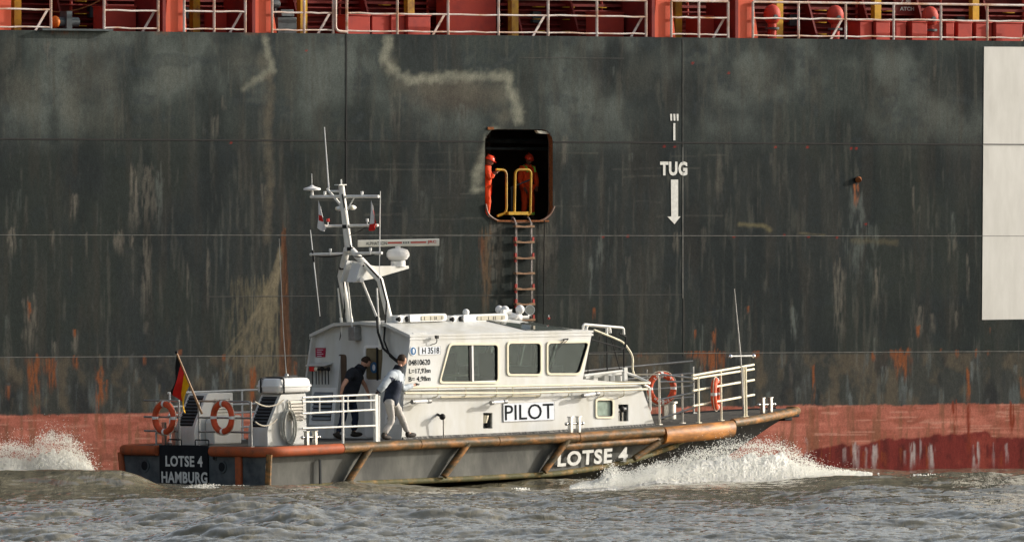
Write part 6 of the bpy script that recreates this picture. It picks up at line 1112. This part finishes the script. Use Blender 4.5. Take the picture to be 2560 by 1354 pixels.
def foam():
    m = bpy.data.materials.new('foam'); m.use_nodes = True; t = m.node_tree; N = t.nodes; L = t.links; p = N['Principled BSDF']; p.inputs['Base Color'].default_value = (.93, .93, .9, 1); p.inputs['Roughness'].default_value = .7; nz = N.new('ShaderNodeTexNoise'); nz.inputs['Scale'].default_value = 14; nz.inputs['Detail'].default_value = 8; bp = N.new('ShaderNodeBump'); bp.inputs['Strength'].default_value = .7; bp.inputs['Distance'].default_value = .05; L.new(nz.outputs[0], bp.inputs['Height']); L.new(bp.outputs[0], p.inputs['Normal'])
    tr = N.new('ShaderNodeBsdfTranslucent'); tr.inputs[0].default_value = (.95, .94, .88, 1); mx = N.new('ShaderNodeMixShader'); mx.inputs[0].default_value = .45; L.new(p.outputs[0], mx.inputs[1]); L.new(tr.outputs[0], mx.inputs[2]); L.new(mx.outputs[0], N['Material Output'].inputs[0])
    ph = (1 + 5 ** .5) / 2; ico = np.array([(-1, ph, 0), (1, ph, 0), (-1, -ph, 0), (1, -ph, 0), (0, -1, ph), (0, 1, ph), (0, -1, -ph), (0, 1, -ph), (ph, 0, -1), (ph, 0, 1), (-ph, 0, -1), (-ph, 0, 1)]); ico = ico / np.linalg.norm(ico[0])
    icf = np.array([(0, 11, 5), (0, 5, 1), (0, 1, 7), (0, 7, 10), (0, 10, 11), (1, 5, 9), (5, 11, 4), (11, 10, 2), (10, 7, 6), (7, 1, 8), (3, 9, 4), (3, 4, 2), (3, 2, 6), (3, 6, 8), (3, 8, 9), (4, 9, 5), (2, 4, 11), (6, 2, 10), (8, 6, 7), (9, 8, 1)])
    rs = np.random.RandomState(5)
    def cloud(name, C, S):
        n = len(C); q = rs.normal(size=(n, 3, 3)); Q, _ = np.linalg.qr(q); st_ = rs.uniform(.6, 1.5, (n, 1, 3)); V_ = (ico[None] * st_) @ Q; V_ = V_ * rs.uniform(.75, 1.25, (n, 12, 1)) * S[:, None, None] + C[:, None, :]
        F_ = (icf[None] + (np.arange(n) * 12)[:, None, None]).reshape(-1, 3); v = V_.reshape(-1, 3)
        me = bpy.data.meshes.new(name); me.vertices.add(len(v)); me.vertices.foreach_set('co', v.astype(np.float32).ravel()); me.loops.add(F_.size); me.loops.foreach_set('vertex_index', F_.astype(np.int32).ravel())
        me.polygons.add(len(F_)); me.polygons.foreach_set('loop_start', np.arange(0, F_.size, 3, dtype=np.int32)); me.polygons.foreach_set('loop_total', np.full(len(F_), 3, dtype=np.int32)); me.update(calc_edges=True); me.materials.append(m); me.shade_smooth()
        o = bpy.data.objects.new(name, me); col.objects.link(o); return o
    def splash(name, top, bot, Yf, depth, n, spray, label, plumes, plume_amp):
        tx_, ty = zip(*top); bx_, by = zip(*bot); x0, x1 = tx_[0], tx_[-1]
        px = rs.uniform(x0, x1, n); t = np.interp(px, tx_, ty); bt = np.interp(px, bx_, by)
        ragged = (fbm(px / 22, px * 0, 91) - .42) * plume_amp + (fbm(px / 7, px * 0, 93) - .45) * plume_amp * .6; t = t - ragged * np.clip((bt - t) / 60, 0, 1)
        dp = rs.rand(n) ** .8                                                       # 0 near side, 1 far side
        u = rs.rand(n) ** 1.1; lump = fbm(px / 30, dp * 4, 95)
        hfrac = np.clip(u * (.35 + .75 * dp) * (.75 + .5 * lump), 0, 1.05); py = bt + (t - bt) * hfrac
        Y0 = np.array([Yf(x) for x in px]); Y = Y0 + dp * depth; z = CH - (py - 640) / FP * (Y0 + .0) * 1.0; X = (px - 1280) / FP * Y
        S = rs.uniform(.003, .0105, n) * (1.2 - .4 * hfrac)
        # solid froth core under the loose drops
        gx, gd = np.meshgrid(np.linspace(x0, x1, 700), np.linspace(0, 1, 110)); gt = np.interp(gx, tx_, ty); gb = np.interp(gx, bx_, by); gt = gt - ((fbm(gx / 22, gx * 0, 91) - .42) * plume_amp) * np.clip((gb - gt) / 60, 0, 1) * .9
        hgt = np.sin(np.clip(gd * 1.15, 0, 1) * np.pi / 2) ** 1.1 * (.45 + .45 * fbm(gx / 40, gd * 3, 95) + .22 * (fbm(gx / 9, gd * 9, 96, 5) - .5)); gpy = gb + 6 + (gt - gb - 4) * np.clip(hgt, 0, 1.1) + (fbm(gx / 5, gd * 26, 97, 5) - .5) * 7
        gY = (np.interp(gx, [x0, x1], [Yf(x0), Yf(x1)])) + gd * depth; gP = np.stack([(gx - 1280) / FP * gY, gY, CH - (gpy - 640) / FP * gY], -1); core = grid_mesh(name, gP, m); core['kind'] = 'stuff'; core['label'] = label; core['category'] = 'foam'
        C1 = np.stack([X, Y, z], -1); C = [C1]; SS = [S]
        k = spray; px = rs.uniform(x0, x1, k); px = px[rs.rand(len(px)) < np.interp(px, tx_, np.clip((np.interp(tx_, bx_, by) - np.array(ty)) / 60, .05, 1))]; k = len(px)
        t = np.interp(px, tx_, ty) - (fbm(px / 22, px * 0, 91) - .42) * plume_amp; e = rs.exponential(plumes, k); py = t + 12 - e; Y0 = np.array([Yf(x) for x in px]); Y = Y0 + rs.rand(k) * depth; Xs = (px - 1280 + rs.normal(0, 14, k)) / FP * Y; z = CH - (py - 640) / FP * Y
        C.append(np.stack([Xs, Y, z], -1)); SS.append(rs.uniform(.003, .013, k) * np.exp(-e / (plumes * 6)))
        o = cloud(name, np.concatenate(C), np.concatenate(SS)); o['kind'] = 'stuff'; o['label'] = label; o['category'] = 'foam'; return o
    Yb = lambda x: 281.6 + (x - 1430) * .0085
    splash('bow_wave_foam', [(1425, 1219), (1500, 1200), (1530, 1160), (1560, 1184), (1620, 1168), (1680, 1152), (1740, 1128), (1800, 1116), (1870, 1106), (1940, 1112), (2000, 1138), (2050, 1164), (2100, 1176), (2180, 1186)],
           [(1425, 1222), (1560, 1217), (1640, 1200), (1760, 1206), (1850, 1210), (1980, 1204), (2060, 1196), (2180, 1188)], Yb, 3.2, 60000, 5200, 'white foaming bow wave thrown up beside the small boat', 10, 26)
    splash('stern_splash_foam', [(-90, 1150), (-30, 1128), (20, 1120), (70, 1122), (110, 1104), (150, 1092), (185, 1108), (215, 1140), (240, 1180)], [(-90, 1205), (60, 1200), (150, 1196), (240, 1190)], lambda x: 288.6 + x * .004, 1.3, 34000, 4200, 'white spray bursting up behind the stern at the left edge', 12, 45)
    splash('wake_foam', [(440, 1218), (470, 1215), (520, 1210), (560, 1214), (610, 1215), (680, 1219), (720, 1224)], [(440, 1220), (520, 1220), (620, 1223), (720, 1226)], lambda x: 279.6, 1.5, 5000, 120, 'thin strip of white foam under the stern of the boat', 4, 6)
    # scattered flecks on wave crests
    n = 900; cx = []; 
    for px_, py_, w_, k in ((122, 1203, 18, 90), (245, 1232, 12, 50), (190, 1225, 8, 25), (1300, 1222, 9, 60), (2310, 1188, 20, 60), (2100, 1184, 45, 120)):
        pxs = rs.normal(px_, w_, k); Y = np.full(k, 277.0 if px_ < 400 else (281 if px_ < 1400 else 289)) + rs.normal(0, .4, k); X = (pxs - 1280) / FP * Y; z = CH - (py_ - 640 + rs.normal(0, 1.5, k)) / FP * Y; cx.append(np.stack([X, Y, z], -1))
    C = np.concatenate(cx); o = cloud('foam_flecks', C, rs.uniform(.008, .025, len(C))); o['kind'] = 'stuff'; o['label'] = 'small flecks of foam scattered on the brown wave crests'; o['category'] = 'foam'
foam()
